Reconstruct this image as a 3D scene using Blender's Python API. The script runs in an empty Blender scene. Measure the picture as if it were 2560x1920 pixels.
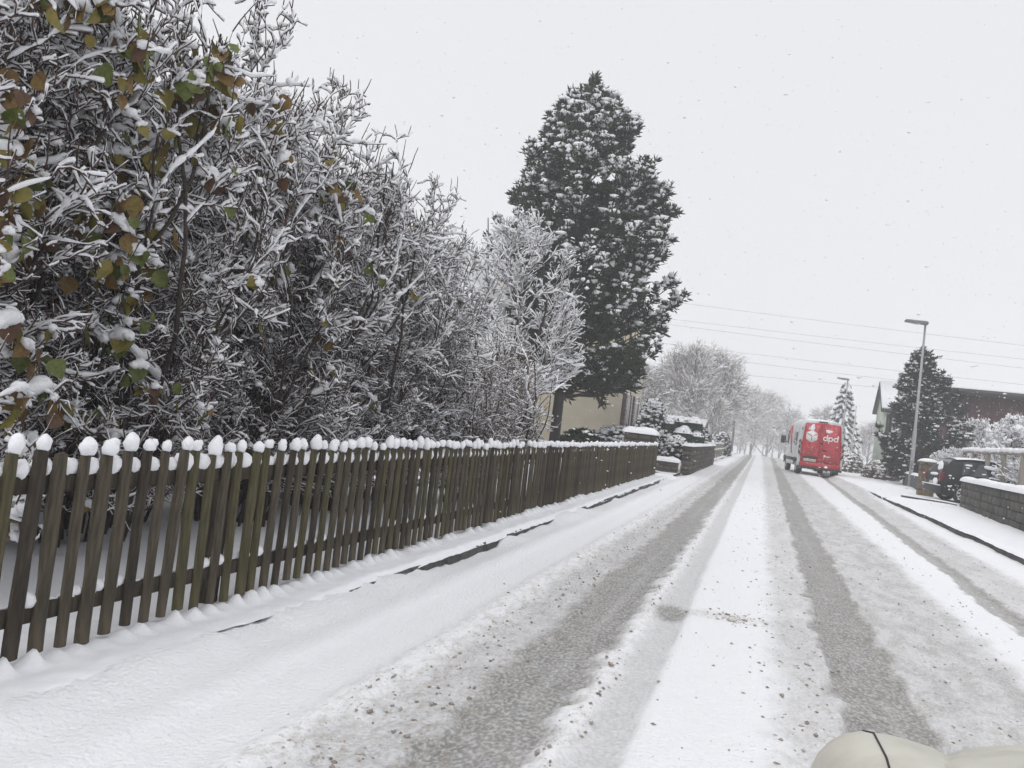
import bpy, math, random
import numpy as np
from mathutils import Vector, Matrix

# ------------------------------------------------------------------ scene, camera, sky, sun
scene = bpy.context.scene
COL = scene.collection
random.seed(7)

H_CAM = 1.25
cam_d = bpy.data.cameras.new('camera')
cam = bpy.data.objects.new('camera', cam_d); COL.objects.link(cam)
cam_d.sensor_width = 36.0; cam_d.lens = 36.0 * 1900 / 2560
cam_d.clip_start = 0.02; cam_d.clip_end = 3000
YAW, PITCH, ROLL = math.radians(18.504), math.radians(2.266), math.radians(6.8)
_fw = Vector((-math.sin(YAW) * math.cos(PITCH), math.cos(YAW) * math.cos(PITCH), math.sin(PITCH)))
_q = _fw.to_track_quat('-Z', 'Y').to_matrix().to_4x4()
cam.matrix_world = Matrix.Translation((0, 0, H_CAM)) @ _q @ Matrix.Rotation(ROLL, 4, 'Z')
scene.camera = cam

world = bpy.data.worlds.new('World'); scene.world = world; world.use_nodes = True
SUN_EL, SUN_AZ = math.radians(58), math.radians(-150)
nt = world.node_tree; bg = nt.nodes['Background']
sky = nt.nodes.new('ShaderNodeTexSky'); sky.sky_type = 'NISHITA'; sky.sun_disc = False
sky.sun_elevation = SUN_EL; sky.sun_rotation = SUN_AZ
hsv = nt.nodes.new('ShaderNodeHueSaturation'); hsv.inputs['Saturation'].default_value = 0.12
nt.links.new(sky.outputs[0], hsv.inputs['Color'])
mixw = nt.nodes.new('ShaderNodeMix'); mixw.data_type = 'RGBA'
mixw.inputs['Factor'].default_value = 0.9            # closed cloud deck over most of the clear sky
nt.links.new(hsv.outputs[0], mixw.inputs['A']); mixw.inputs['B'].default_value = (8.6, 8.67, 8.95, 1)
nt.links.new(mixw.outputs['Result'], bg.inputs['Color']); bg.inputs['Strength'].default_value = 0.1

sun_d = bpy.data.lights.new('sun', 'SUN'); sun_d.energy = 1.2; sun_d.angle = math.radians(70); sun_d.color = (1, 0.985, 0.96)
sun = bpy.data.objects.new('sun', sun_d); COL.objects.link(sun)
_sd = Vector((math.sin(SUN_AZ) * math.cos(SUN_EL), math.cos(SUN_AZ) * math.cos(SUN_EL), math.sin(SUN_EL)))
sun.rotation_euler = (-_sd).to_track_quat('-Z', 'Y').to_euler(); sun.location = (0, 0, 40)

scene.view_settings.view_transform = 'Standard'; scene.view_settings.look = 'None'
scene.view_settings.exposure = 0.05; scene.view_settings.gamma = 1.0
scene.cycles.volume_bounces = 1; scene.cycles.max_bounces = 5; scene.cycles.diffuse_bounces = 3
scene.cycles.volume_step_rate = 4.0
scene.cycles.use_denoising = True
scene.cycles.use_adaptive_sampling = True; scene.cycles.adaptive_threshold = 0.03

# ------------------------------------------------------------------ materials
MAT = {}
def mat(name, col, rough=0.8, col2=None, scale=8.0, bump=0.0, bscale=None, metal=0.0, spec=0.5, stretch=(1, 1, 1), detail=4.0, lo=0.35, hi=0.65, coat=0.0):
    m = bpy.data.materials.new(name); m.use_nodes = True
    n = m.node_tree.nodes; l = m.node_tree.links; p = n['Principled BSDF']
    p.inputs['Roughness'].default_value = rough; p.inputs['Metallic'].default_value = metal
    p.inputs['Specular IOR Level'].default_value = spec; p.inputs['Coat Weight'].default_value = coat
    p.inputs['Base Color'].default_value = (*col, 1)
    if col2 is not None or bump:
        tc = n.new('ShaderNodeTexCoord'); mp = n.new('ShaderNodeMapping'); mp.inputs['Scale'].default_value = stretch
        l.new(tc.outputs['Object'], mp.inputs[0])
    if col2 is not None:
        nz = n.new('ShaderNodeTexNoise'); nz.inputs['Scale'].default_value = scale; nz.inputs['Detail'].default_value = detail
        l.new(mp.outputs[0], nz.inputs['Vector'])
        r = n.new('ShaderNodeValToRGB'); r.color_ramp.elements[0].position = lo; r.color_ramp.elements[1].position = hi
        r.color_ramp.elements[0].color = (*col, 1); r.color_ramp.elements[1].color = (*col2, 1)
        l.new(nz.outputs['Fac'], r.inputs[0]); l.new(r.outputs[0], p.inputs['Base Color'])
    if bump:
        nb = n.new('ShaderNodeTexNoise'); nb.inputs['Scale'].default_value = bscale or scale * 3; nb.inputs['Detail'].default_value = 5
        l.new(mp.outputs[0], nb.inputs['Vector'])
        b = n.new('ShaderNodeBump'); b.inputs['Strength'].default_value = bump; b.inputs['Distance'].default_value = 0.02
        l.new(nb.outputs['Fac'], b.inputs['Height']); l.new(b.outputs[0], p.inputs['Normal'])
    MAT[name] = m; return m

SNOW = mat('fresh_snow', (0.88, 0.885, 0.91), 0.65, (0.84, 0.85, 0.885), 5, 0.25, 60, spec=0.3)
SNOWTWIG = mat('twig_snow', (0.87, 0.875, 0.90), 0.7, spec=0.2, bump=0.4, bscale=90)
BARK = mat('dark_bark', (0.026, 0.020, 0.017), 0.9, (0.060, 0.044, 0.036), 25, 0.4, 60)
TWIG = mat('red_brown_twig', (0.045, 0.029, 0.025), 0.85, (0.10, 0.056, 0.044), 12)
TWIGB = mat('pale_brown_twig', (0.12, 0.08, 0.06), 0.85, (0.20, 0.14, 0.10), 12)
BLACKBARK = mat('wet_black_bark', (0.02, 0.018, 0.017), 0.8, (0.05, 0.043, 0.04), 18, 0.4)
FARBARK = mat('grey_bark', (0.10, 0.09, 0.085), 0.9, (0.17, 0.15, 0.14), 6)
RUSTTWIG = mat('rusty_leaf_twig', (0.16, 0.125, 0.10), 0.9, (0.25, 0.205, 0.165), 3)
LEAF = [mat('leaf_green', (0.060, 0.090, 0.017), 0.6, (0.135, 0.155, 0.028), 6),
        mat('leaf_olive', (0.14, 0.132, 0.024), 0.6, (0.215, 0.16, 0.03), 5),
        mat('leaf_ochre', (0.215, 0.14, 0.03), 0.65, (0.125, 0.066, 0.024), 5),
        mat('leaf_brown', (0.115, 0.058, 0.026), 0.75, (0.062, 0.032, 0.018), 6)]
WOOD = [mat('weathered_wood_%s' % k, c, 0.85, c2, 9, 0.5, 40, stretch=(6, 6, 0.6), spec=0.25) for k, c, c2 in
        (('grey', (0.056, 0.048, 0.036), (0.118, 0.098, 0.070)), ('mossy', (0.062, 0.055, 0.032), (0.118, 0.104, 0.058)), ('dark', (0.032, 0.027, 0.022), (0.075, 0.061, 0.046)))]
NEEDLE = mat('pine_needles', (0.016, 0.026, 0.014), 0.7, (0.040, 0.052, 0.026), 2.5, spec=0.2)
NEEDLE2 = mat('dark_fir_needles', (0.012, 0.019, 0.016), 0.7, (0.026, 0.037, 0.030), 3, spec=0.2)
BOXLEAF = mat('evergreen_leaf', (0.022, 0.055, 0.032), 0.6, (0.048, 0.09, 0.048), 9, spec=0.3)
CREAM = mat('cream_render', (0.60, 0.54, 0.41), 0.9, (0.66, 0.60, 0.47), 1.5, 0.15, 40)
SHUTTER = mat('dark_red_shutter', (0.060, 0.025, 0.030), 0.6, (0.085, 0.04, 0.04), 6)
GLASS = mat('window_glass', (0.03, 0.035, 0.04), 0.08, spec=0.8)
BROWNBOARD = mat('dark_brown_boards', (0.045, 0.025, 0.020), 0.8, (0.07, 0.04, 0.03), 4, stretch=(1, 1, 8))
REDWALL = mat('oxblood_wall', (0.055, 0.018, 0.021), 0.85, (0.085, 0.032, 0.033), 3, 0.2, 30)
GREENWALL = mat('pale_green_render', (0.40, 0.46, 0.38), 0.9, (0.45, 0.51, 0.43), 2)
DARKTRIM = mat('dark_grey_trim', (0.035, 0.035, 0.038), 0.5)
GREYTRIM = mat('grey_soffit', (0.22, 0.23, 0.22), 0.8)
CONCRETE = mat('grey_concrete', (0.20, 0.20, 0.19), 0.9, (0.28, 0.275, 0.26), 10, 0.3, 50)
WETKERB = mat('wet_granite', (0.035, 0.034, 0.034), 0.7, (0.085, 0.082, 0.08), 14, 0.5, 60)
STONE = [mat('wall_stone_%s' % k, c, 0.9, c2, 14, 0.6, 40) for k, c, c2 in
         (('grey', (0.055, 0.054, 0.049), (0.115, 0.112, 0.10)), ('buff', (0.068, 0.064, 0.056), (0.125, 0.118, 0.102)), ('dark', (0.042, 0.041, 0.038), (0.095, 0.092, 0.085)))]
DSTONE = [mat('dark_wall_stone_%s' % k, c, 0.9, c2, 14, 0.6, 40) for k, c, c2 in
          (('a', (0.045, 0.035, 0.032), (0.10, 0.085, 0.075)), ('b', (0.07, 0.06, 0.05), (0.13, 0.11, 0.095)))]
MORTAR = mat('recessed_mortar', (0.045, 0.044, 0.040), 0.95)
DARKRENDER = mat('charcoal_render', (0.055, 0.062, 0.072), 0.85, (0.09, 0.098, 0.11), 8, 0.3)
BROWNSTONE = mat('brown_pillar_stone', (0.10, 0.075, 0.045), 0.9, (0.19, 0.145, 0.09), 12, 0.5)
GALV = mat('galvanised_steel', (0.30, 0.30, 0.31), 0.55, (0.38, 0.38, 0.39), 20, metal=0.4)
LAMPHEAD = mat('grey_lamp_housing', (0.16, 0.16, 0.18), 0.5)
WHITEPOLE = mat('pale_painted_pole', (0.55, 0.60, 0.55), 0.6)
VANWHITE = mat('van_white_paint', (0.62, 0.65, 0.66), 0.4, (0.46, 0.48, 0.48), 2.2, coat=0.15)
VANRED = mat('van_red_paint', (0.54, 0.020, 0.038), 0.42, (0.40, 0.032, 0.040), 3.5, coat=0.15)
VANREDD = mat('seam_dark_red', (0.13, 0.008, 0.012), 0.6)
PRINT = mat('white_print', (0.80, 0.80, 0.80), 0.5)
BLACKP = mat('black_plastic', (0.018, 0.018, 0.019), 0.6)
RUBBER = mat('tyre_rubber', (0.015, 0.015, 0.015), 0.85)
LENS = mat('tail_lens_red', (0.11, 0.006, 0.012), 0.2)
LENSW = mat('tail_lens_clear', (0.42, 0.38, 0.38), 0.2)
PLATE = mat('pale_plate', (0.52, 0.50, 0.44), 0.5, (0.34, 0.33, 0.30), 24)
CARBLACK = mat('car_black_paint', (0.008, 0.009, 0.011), 0.45, spec=0.25)
HUBCAP = mat('silver_hubcap', (0.45, 0.46, 0.47), 0.35, metal=0.6)
CREAMPAINT = mat('cream_body_paint', (0.60, 0.585, 0.51), 0.5, (0.47, 0.455, 0.395), 7, 0.10, 160, coat=0.05, detail=9)
SEAM = mat('dark_seam', (0.03, 0.028, 0.026), 0.7)
CLOD = mat('dirty_slush_clod', (0.20, 0.16, 0.12), 0.8, (0.52, 0.48, 0.44), 30, lo=0.3, hi=0.72)
WIRE = mat('cable', (0.18, 0.18, 0.19), 0.6)
SIGNGREY = mat('grey_sign', (0.34, 0.36, 0.40), 0.6)
TIMBER = mat('bleached_timber', (0.20, 0.18, 0.15), 0.85, (0.30, 0.27, 0.23), 10, stretch=(4, 4, 0.6))

# ------------------------------------------------------------------ mesh helpers
class MB:
    """collects numpy vertices and faces (triangles or quads) for one mesh"""
    def __init__(self): self.V = []; self.Q = []; self.T = []; self.n = 0
    def add(self, v, q=None, t=None):
        v = np.asarray(v, float).reshape(-1, 3); self.V.append(v)
        if q is not None and len(q): self.Q.append(np.asarray(q, np.int64).reshape(-1, 4) + self.n)
        if t is not None and len(t): self.T.append(np.asarray(t, np.int64).reshape(-1, 3) + self.n)
        self.n += len(v); return self
    def mesh(self, name, m, smooth=True):
        V = np.concatenate(self.V) if self.V else np.zeros((0, 3))
        Q = np.concatenate(self.Q) if self.Q else np.zeros((0, 4), np.int64)
        T = np.concatenate(self.T) if self.T else np.zeros((0, 3), np.int64)
        me = bpy.data.meshes.new(name)
        me.vertices.add(len(V)); me.vertices.foreach_set('co', V.astype(np.float32).ravel())
        nl = Q.size + T.size; me.loops.add(nl)
        me.loops.foreach_set('vertex_index', np.concatenate([Q.ravel(), T.ravel()]).astype(np.int32))
        npoly = len(Q) + len(T); me.polygons.add(npoly)
        me.polygons.foreach_set('loop_start', np.concatenate([np.arange(len(Q)) * 4, Q.size + np.arange(len(T)) * 3]).astype(np.int32))
        me.polygons.foreach_set('loop_total', np.concatenate([np.full(len(Q), 4), np.full(len(T), 3)]).astype(np.int32))
        if smooth: me.polygons.foreach_set('use_smooth', np.ones(npoly, bool))
        me.update(calc_edges=True); me.validate()
        if m is not None: me.materials.append(m)
        return me
    def obj(self, name, m, parent=None, smooth=True, **kw):
        return link(name, self.mesh(name, m, smooth), parent, **kw)
    # shapes
    def box(self, x0, x1, y0, y1, z0, z1, M=None):
        v = np.array([(x, y, z) for z in (z0, z1) for x, y in ((x0, y0), (x1, y0), (x1, y1), (x0, y1))], float)
        if M is not None: v = xf(v, M)
        return self.add(v, [(0, 3, 2, 1), (4, 5, 6, 7), (0, 1, 5, 4), (1, 2, 6, 5), (2, 3, 7, 6), (3, 0, 4, 7)])
    def bevel_box(self, x0, x1, y0, y1, z0, z1, b, M=None, jit=0, rng=None):
        """box with chamfered vertical and top edges"""
        def ring(i, z): return [(x0 + i, y0 + b, z), (x0 + b, y0 + i, z), (x1 - b, y0 + i, z), (x1 - i, y0 + b, z), (x1 - i, y1 - b, z), (x1 - b, y1 - i, z), (x0 + b, y1 - i, z), (x0 + i, y1 - b, z)]
        rings = [ring(b * .7, z0), ring(0, z0 + b), ring(0, z1 - b), ring(b * .7, z1)]
        v = np.array(sum(rings, []), float)
        if jit: v += rng.normal(0, jit, v.shape)
        if M is not None: v = xf(v, M)
        q = [(r * 8 + k, r * 8 + (k + 1) % 8, r * 8 + 8 + (k + 1) % 8, r * 8 + 8 + k) for r in range(3) for k in range(8)]
        top = [24 + k for k in range(8)]; bot = [k for k in range(8)][::-1]
        q += [(top[0], top[1], top[2], top[3]), (top[0], top[3], top[4], top[7]), (top[7], top[4], top[5], top[6])]
        q += [(bot[0], bot[1], bot[2], bot[3]), (bot[0], bot[3], bot[4], bot[7]), (bot[7], bot[4], bot[5], bot[6])]
        return self.add(v, q)
    def prism(self, poly, axis, a, b, M=None):
        """extrude a 2-D polygon between a and b along axis ('x','y','z'); fan caps"""
        n = len(poly); P = np.array(poly, float); c = P.mean(0)
        def put(w):
            o = np.empty((n + 1, 3)); pp = np.vstack([P, c])
            if axis == 'x': o[:, 0] = w; o[:, 1:] = pp
            elif axis == 'y': o[:, 0] = pp[:, 0]; o[:, 1] = w; o[:, 2] = pp[:, 1]
            else: o[:, :2] = pp; o[:, 2] = w
            return o
        v = np.vstack([put(a), put(b)])
        if M is not None: v = xf(v, M)
        q = [(k, (k + 1) % n, n + 1 + (k + 1) % n, n + 1 + k) for k in range(n)]
        t = [((k + 1) % n, k, n) for k in range(n)] + [(n + 1 + k, n + 1 + (k + 1) % n, 2 * n + 1) for k in range(n)]
        return self.add(v, q, t)
    def tube(self, pts, r, s=8, cap=True):
        P = np.asarray(pts, float)[None]; R = np.broadcast_to(np.asarray(r, float), (1, P.shape[1]))
        v, q = tubes(P, R, s)
        k = P.shape[1]
        t = []
        if cap:
            v = np.vstack([v, P[0, :1], P[0, -1:]]); a = k * s
            t = [((j + 1) % s, j, a) for j in range(s)] + [((k - 1) * s + j, (k - 1) * s + (j + 1) % s, a + 1) for j in range(s)]
        return self.add(v, q, t)
    def blob(self, c, rx, ry, rz, rng, lump=0.15, nu=10, nv=6, flat=None):
        v, q, t = blob_geo(nu, nv)
        d = v * (1 + lump * rng.normal(0, 1, (len(v), 1)) * 0.6)
        o = d * np.array([rx, ry, rz])
        if flat is not None: o[:, 2] = np.maximum(o[:, 2], flat)
        return self.add(o + np.asarray(c), q, t)
    def revolve(self, prof, s=20, axis='z', M=None, cap=True):
        """profile (r, h) revolved about an axis"""
        k = len(prof); a = np.linspace(0, 2 * np.pi, s, endpoint=False)
        r = np.array([p[0] for p in prof]); h = np.array([p[1] for p in prof])
        X = r[:, None] * np.cos(a); Y = r[:, None] * np.sin(a); Z = np.repeat(h[:, None], s, 1)
        v = np.stack({'z': (X, Y, Z), 'x': (Z, X, Y), 'y': (Y, Z, X)}[axis], -1).reshape(-1, 3)
        q = [(i * s + j, i * s + (j + 1) % s, (i + 1) * s + (j + 1) % s, (i + 1) * s + j) for i in range(k - 1) for j in range(s)]
        if M is not None: v = xf(v, M)
        return self.add(v, q)

def xf(v, M):
    A = np.array(M); return v @ A[:3, :3].T + A[:3, 3]
_bg = {}
def blob_geo(nu, nv):
    if (nu, nv) not in _bg:
        v = [(0, 0, -1)]
        for i in range(1, nv):
            th = math.pi * i / nv - math.pi / 2
            for j in range(nu): v.append((math.cos(th) * math.cos(2 * math.pi * j / nu), math.cos(th) * math.sin(2 * math.pi * j / nu), math.sin(th)))
        v.append((0, 0, 1)); n = len(v)
        q = [(1 + i * nu + j, 1 + i * nu + (j + 1) % nu, 1 + (i + 1) * nu + (j + 1) % nu, 1 + (i + 1) * nu + j) for i in range(nv - 2) for j in range(nu)]
        t = [(0, 1 + (j + 1) % nu, 1 + j) for j in range(nu)] + [(n - 1, n - 1 - nu + j, n - 1 - nu + (j + 1) % nu) for j in range(nu)]
        _bg[(nu, nv)] = (np.array(v), q, t)
    return _bg[(nu, nv)]

def link(name, data, parent=None, label=None, cat=None, group=None, kind=None, loc=None):
    o = bpy.data.objects.new(name, data); COL.objects.link(o)
    if parent is not None: o.parent = parent
    return tag(o, label, cat, group, kind, loc)
def tag(o, label=None, cat=None, group=None, kind=None, loc=None):
    if label: o['label'] = label
    if cat: o['category'] = cat
    if group: o['group'] = group
    if kind: o['kind'] = kind
    if loc is not None: o.location = loc
    return o
def thing(name, label, cat, loc=(0, 0, 0), rz=0.0, group=None, scale=None):
    o = link(name, None, None, label, cat, group, None, loc); o.rotation_euler.z = rz
    o.empty_display_size = 0.2
    if scale is not None: o.scale = scale if hasattr(scale, '__len__') else (scale,) * 3
    return o
def copy_thing(src, loc, rz, label, scale=1.0):
    c = src.copy(); COL.objects.link(c); c.location = loc; c.rotation_euler.z = rz
    c.scale = scale if hasattr(scale, '__len__') else (scale,) * 3
    c['label'] = label
    for ch in list(src.children):
        k = ch.copy(); COL.objects.link(k); k.parent = c
        for g in list(ch.children):
            e = g.copy(); COL.objects.link(e); e.parent = k
    return c

def unit(a): return a / np.maximum(np.linalg.norm(a, axis=-1, keepdims=True), 1e-9)
def tubes(P, R, s):
    """many tubes at once: P (N,K,3), R (N,K)"""
    N, K, _ = P.shape
    T = np.empty_like(P); T[:, 1:-1] = P[:, 2:] - P[:, :-2] if K > 2 else T[:, 1:-1]
    T[:, 0] = P[:, 1] - P[:, 0]; T[:, -1] = P[:, -1] - P[:, -2]; T = unit(T)
    d = unit(P[:, -1] - P[:, 0])
    ref = np.where(np.abs(d[:, 2:3]) < 0.85, np.array([[0, 0, 1.0]]), np.array([[1.0, 0, 0]]))[:, None, :]
    A = unit(np.cross(T, np.broadcast_to(ref, T.shape))); B = np.cross(A, T)
    a = np.linspace(0, 2 * np.pi, s, endpoint=False)
    V = P[:, :, None] + R[:, :, None, None] * (np.cos(a)[None, None, :, None] * A[:, :, None] + np.sin(a)[None, None, :, None] * B[:, :, None])
    n, k, j = np.meshgrid(np.arange(N), np.arange(K - 1), np.arange(s), indexing='ij')
    b = (n * K + k) * s; j2 = (j + 1) % s
    Q = np.stack([b + j, b + j2, b + s + j2, b + s + j], -1).reshape(-1, 4)
    return V.reshape(-1, 3), Q

def hash2(i, j, seed):
    h = (i.astype(np.int64) * 374761393 + j.astype(np.int64) * 668265263 + seed * 982451653) & 0xffffffff
    h = ((h ^ (h >> 13)) * 1274126177) & 0xffffffff
    return ((h ^ (h >> 16)) & 0xffff) / 65535.0
def vnoise(x, y, seed=0):
    i = np.floor(x); j = np.floor(y); u = x - i; v = y - j
    u = u * u * (3 - 2 * u); v = v * v * (3 - 2 * v)
    a = hash2(i, j, seed); b = hash2(i + 1, j, seed); c = hash2(i, j + 1, seed); d = hash2(i + 1, j + 1, seed)
    return (a * (1 - u) + b * u) * (1 - v) + (c * (1 - u) + d * u) * v
def fbm(x, y, seed=0, o=4):
    s = 0; a = 0.5
    for k in range(o): s = s + a * vnoise(x * 2 ** k, y * 2 ** k, seed + k * 17); a *= 0.5
    return s / (1 - 0.5 ** o)
def sstep(a, b, x):
    t = np.clip((x - a) / (b - a), 0, 1); return t * t * (3 - 2 * t)
def zt(Y):
    """the street runs level to a crest and then dips away"""
    d = np.maximum(np.asarray(Y, float) - 78, 0); return -np.minimum(0.0005 * d * d, 0.03 * d)
def grid(name, X, Y, Z, m, parent=None, **kw):
    ny, nx = X.shape
    i, j = np.meshgrid(np.arange(ny - 1), np.arange(nx - 1), indexing='ij')
    b = i * nx + j
    mb = MB(); mb.add(np.stack([X, Y, Z], -1).reshape(-1, 3), np.stack([b, b + 1, b + nx + 1, b + nx], -1).reshape(-1, 4))
    return mb.obj(name, m, parent, **kw)
def yrows(a, b, k, dmin):
    y = [a]
    while y[-1] < b: y.append(y[-1] + max(dmin, k * abs(y[-1])))
    return np.array(y)

# ------------------------------------------------------------------ the ground
gx = np.concatenate([-np.geomspace(900, 12, 26), np.linspace(-10, 10, 9), np.geomspace(12, 900, 26)])
gy = np.concatenate([[-200, -60, -20, -8], np.linspace(-4, 200, 60), np.geomspace(210, 1500, 14)])
GX, GY = np.meshgrid(gx, gy)
grid('ground', GX, GY, zt(GY) - 0.34 + 0.1 * fbm(GX * .05, GY * .05, 3), SNOW, kind='structure', label='snow covered open ground reaching to the horizon')

# road: trodden and driven snow, slush in the tyre tracks
XL, XR = -2.44, 3.63
ry = np.concatenate([np.arange(-3, 1.2, 0.12), yrows(1.2, 150, 0.0125, 0.018)])
rx = np.arange(XL - 0.03, XR + 0.031, 0.0305)
RX, RY = np.meshgrid(rx, ry)
wob = 0.05 * (fbm(RY * .25, RY * 0, 5) - .5)
def band(x, a, b, e=0.035): return sstep(a - e, a + e, x) * (1 - sstep(b - e, b + e, x))
edge = 0.16 * (fbm(RX * 13, RY * 8, 11, 4) - .5) + .05 * (fbm(RX * 3, RY * 1.2, 13, 3) - .5)
xx = RX + wob + edge
rrc = 2.27 + np.clip(RY - 7.7, 0, 40) * 0.026
rtc = 0.72 + np.clip(RY - 6, 0, 60) * 0.007
tL = band(xx, -1.10, -0.70, .06)                      # dark wheel track, left
tL2 = band(xx, -1.44, -1.00, .09)                # thin slush beside it
tS = sstep(-.64, -.53, RX + wob * .5 + .5 * edge) * (1 - sstep(-.405, -.375, RX + wob * .5 + .12 * edge))       # narrow smooth rut
tR = band(xx, rtc - 0.20, rtc + 0.19)            # dark wheel track, right
tM = band(xx, rtc + 0.15, rtc + 0.98, .10)       # mottled churned snow
tRR = band(xx, rrc - 0.12, rrc + 0.13)           # outer track of the van
tRB = band(xx, rrc + 0.08, rrc + 0.75, .12)      # brownish churned snow beside it
tC = band(xx, 0.22, rtc - 0.18, .10)
old = band(RX + wob, -1.98, -1.62, .05)          # snowed-over older rut
lump = fbm(RX * 14, RY * 14, 21, 4) - .5
hole = np.exp(-(((RX + 0.49) / .11) ** 2 + ((RY - 5.68) / .24) ** 2) ** 2)
streak = np.exp(-(((RX + .2) / .32) ** 2 + ((RY - 5.80 - .25 * (RX + .2)) / .12) ** 2) ** 2)
gro = fbm(RX * 16, RY * .5, 33, 3)
slush = np.clip((.72 + .5 * gro) * tL + .52 * tL2 * (0.55 + .8 * fbm(RX * 9, RY * 5, 31)) + .46 * tS + (.75 + .55 * gro) * tR + tM * (.40 + .26 * sstep(.35, .7, fbm(RX * 9, RY * 4.5, 41)))
                + .80 * tRR + .50 * tRB * (.35 + fbm(RX * 5, RY * 2, 43)) + .42 * tC * (.4 + fbm(RX * 7, RY * 3, 47)) + .95 * hole * (.45 + fbm(RX * 30, RY * 14, 77, 3)) + .14 * streak * fbm(RX * 20, RY * 9, 78, 3) * 2
                + .10 * sstep(12, 45, RY) * band(RX, -1.7, 3.2, .3), 0, 1)
dirt = np.clip(.75 * tL2 + .8 * band(RX, -1.62, -1.32, .10) + .7 * band(RX, -.72, -.56, .04) + .3 * tL + .4 * tR + .8 * tM + .9 * tRB + .6 * tRR + .7 * tC + .25 * old * 0 + streak + .5 * sstep(15, 60, RY) * band(RX, -1.4, 3.0, .3), 0, 1)
cover = 1 - np.clip(np.maximum.reduce([tL, tR, tRR * .9, tS * .8, tM * .55, tL2 * .5, tRB * .5, old * .35]), 0, 1)
near_fade = 1 / (1 + np.maximum(RY - 25, 0) * .05)
wallow = 0.022 * np.exp(-((RX + 1.55) / .10) ** 2) + 0.020 * np.exp(-((RX + 2.08) / .12) ** 2) + .004 * np.exp(-((RX + .63) / .05) ** 2)
RZ = -0.047 + 0.035 * cover + wallow - 0.018 * (RX - .6) ** 2 * .25 + lump * (0.011 + .018 * (tM + tRB + tC + tL2) + .008 * (tL + tR)) * near_fade + 0.03 * (fbm(RX * 1.3, RY * .7, 51, 3) - .5)
kn = fbm(RY * 1.3 + 3, RY * 0 + 2, 61, 4); open_ = sstep(.30, .42, kn) * sstep(2.8, 4.0, RY)
zl = .016 + .03 * (fbm(RY * 12, RY * 0 + 7, 63, 3) - .5) - .018 * sstep(3.2, 4.0, RY) - .058 * open_ - .045 * sstep(5.4, 6.2, RY) * (1 - sstep(7.2, 8.6, RY)) - .03 * sstep(9, 14, RY) * sstep(.40, .5, kn)
wl = 1 - sstep(XL, XL + 0.34, RX); RZ = RZ * (1 - wl) + wl * (zl + lump * .012)
wr = sstep(XR - 0.4, XR, RX); zr = 0.012 + .09 * sstep(26, 30, RY) + 0.05 * (fbm(RY * 1.2, RY * 0 + 5, 71, 4) - .4); RZ = RZ * (1 - wr) + wr * (zr + lump * .015)
RZ = RZ + zt(RY)
road = grid('road', RX, RY, RZ, None, kind='structure', label='snow covered street with grey slush in the tyre tracks')
for nm, arr in (('slush', slush), ('dirt', dirt)):
    at = road.data.attributes.new(nm, 'FLOAT', 'POINT'); at.data.foreach_set('value', arr.astype(np.float32).ravel())
m = bpy.data.materials.new('street_snow'); m.use_nodes = True; n = m.node_tree.nodes; l = m.node_tree.links; p = n['Principled BSDF']
def attr(nm):
    a = n.new('ShaderNodeAttribute'); a.attribute_name = nm; return a.outputs['Fac']
def math_n(op, a, b):
    q = n.new('ShaderNodeMath'); q.operation = op; q.use_clamp = op in ('MULTIPLY', 'ADD')
    for k, s in enumerate((a, b)):
        if isinstance(s, (int, float)): q.inputs[k].default_value = s
        else: l.new(s, q.inputs[k])
    return q.outputs[0]
def noise_n(scale, detail, lo, hi, stretch=(1, 1, 1)):
    tc = n.new('ShaderNodeTexCoord'); mp = n.new('ShaderNodeMapping'); mp.inputs['Scale'].default_value = stretch; l.new(tc.outputs['Object'], mp.inputs[0])
    z = n.new('ShaderNodeTexNoise'); z.inputs['Scale'].default_value = scale; z.inputs['Detail'].default_value = detail; l.new(mp.outputs[0], z.inputs[0])
    r = n.new('ShaderNodeMapRange'); r.inputs['From Min'].default_value = lo; r.inputs['From Max'].default_value = hi; l.new(z.outputs['Fac'], r.inputs['Value'])
    return r.outputs[0]
def mixc(fac, a, b):
    x = n.new('ShaderNodeMix'); x.data_type = 'RGBA'
    l.new(fac, x.inputs['Factor'])
    for k, s in (('A', a), ('B', b)):
        if isinstance(s, tuple): x.inputs[k].default_value = (*s, 1)
        else: l.new(s, x.inputs[k])
    return x.outputs['Result']
fine = noise_n(60, 9, .34, .66, (1, .6, 1)); med = noise_n(9, 7, .32, .68)
wet = math_n('MULTIPLY', attr('slush'), math_n('ADD', math_n('MULTIPLY', fine, .62), .50))
slc = mixc(med, (0.082, 0.077, 0.069), (0.215, 0.206, 0.190))
slc = mixc(math_n('MULTIPLY', fine, .55), slc, (0.37, 0.36, 0.345))
base = mixc(wet, (0.875, 0.88, 0.905), slc)
grit = math_n('MULTIPLY', noise_n(62, 6, .56, .68, (1, .6, 1)), noise_n(5, 4, .36, .62)); gritm = math_n('MULTIPLY', grit, math_n('MULTIPLY', attr('dirt'), .75))
warm = math_n('MULTIPLY', noise_n(24, 6, .45, .75, (1, .5, 1)), math_n('MULTIPLY', attr('dirt'), .6))
base = mixc(warm, base, (0.40, 0.355, 0.30))
base = mixc(gritm, base, (0.24, 0.195, 0.15))
l.new(base, p.inputs['Base Color']); p.inputs['Roughness'].default_value = .6; p.inputs['Specular IOR Level'].default_value = .3
zb = n.new('ShaderNodeTexNoise'); zb.inputs['Scale'].default_value = 45; zb.inputs['Detail'].default_value = 7
tcb = n.new('ShaderNodeTexCoord'); l.new(tcb.outputs['Object'], zb.inputs[0])
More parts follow.
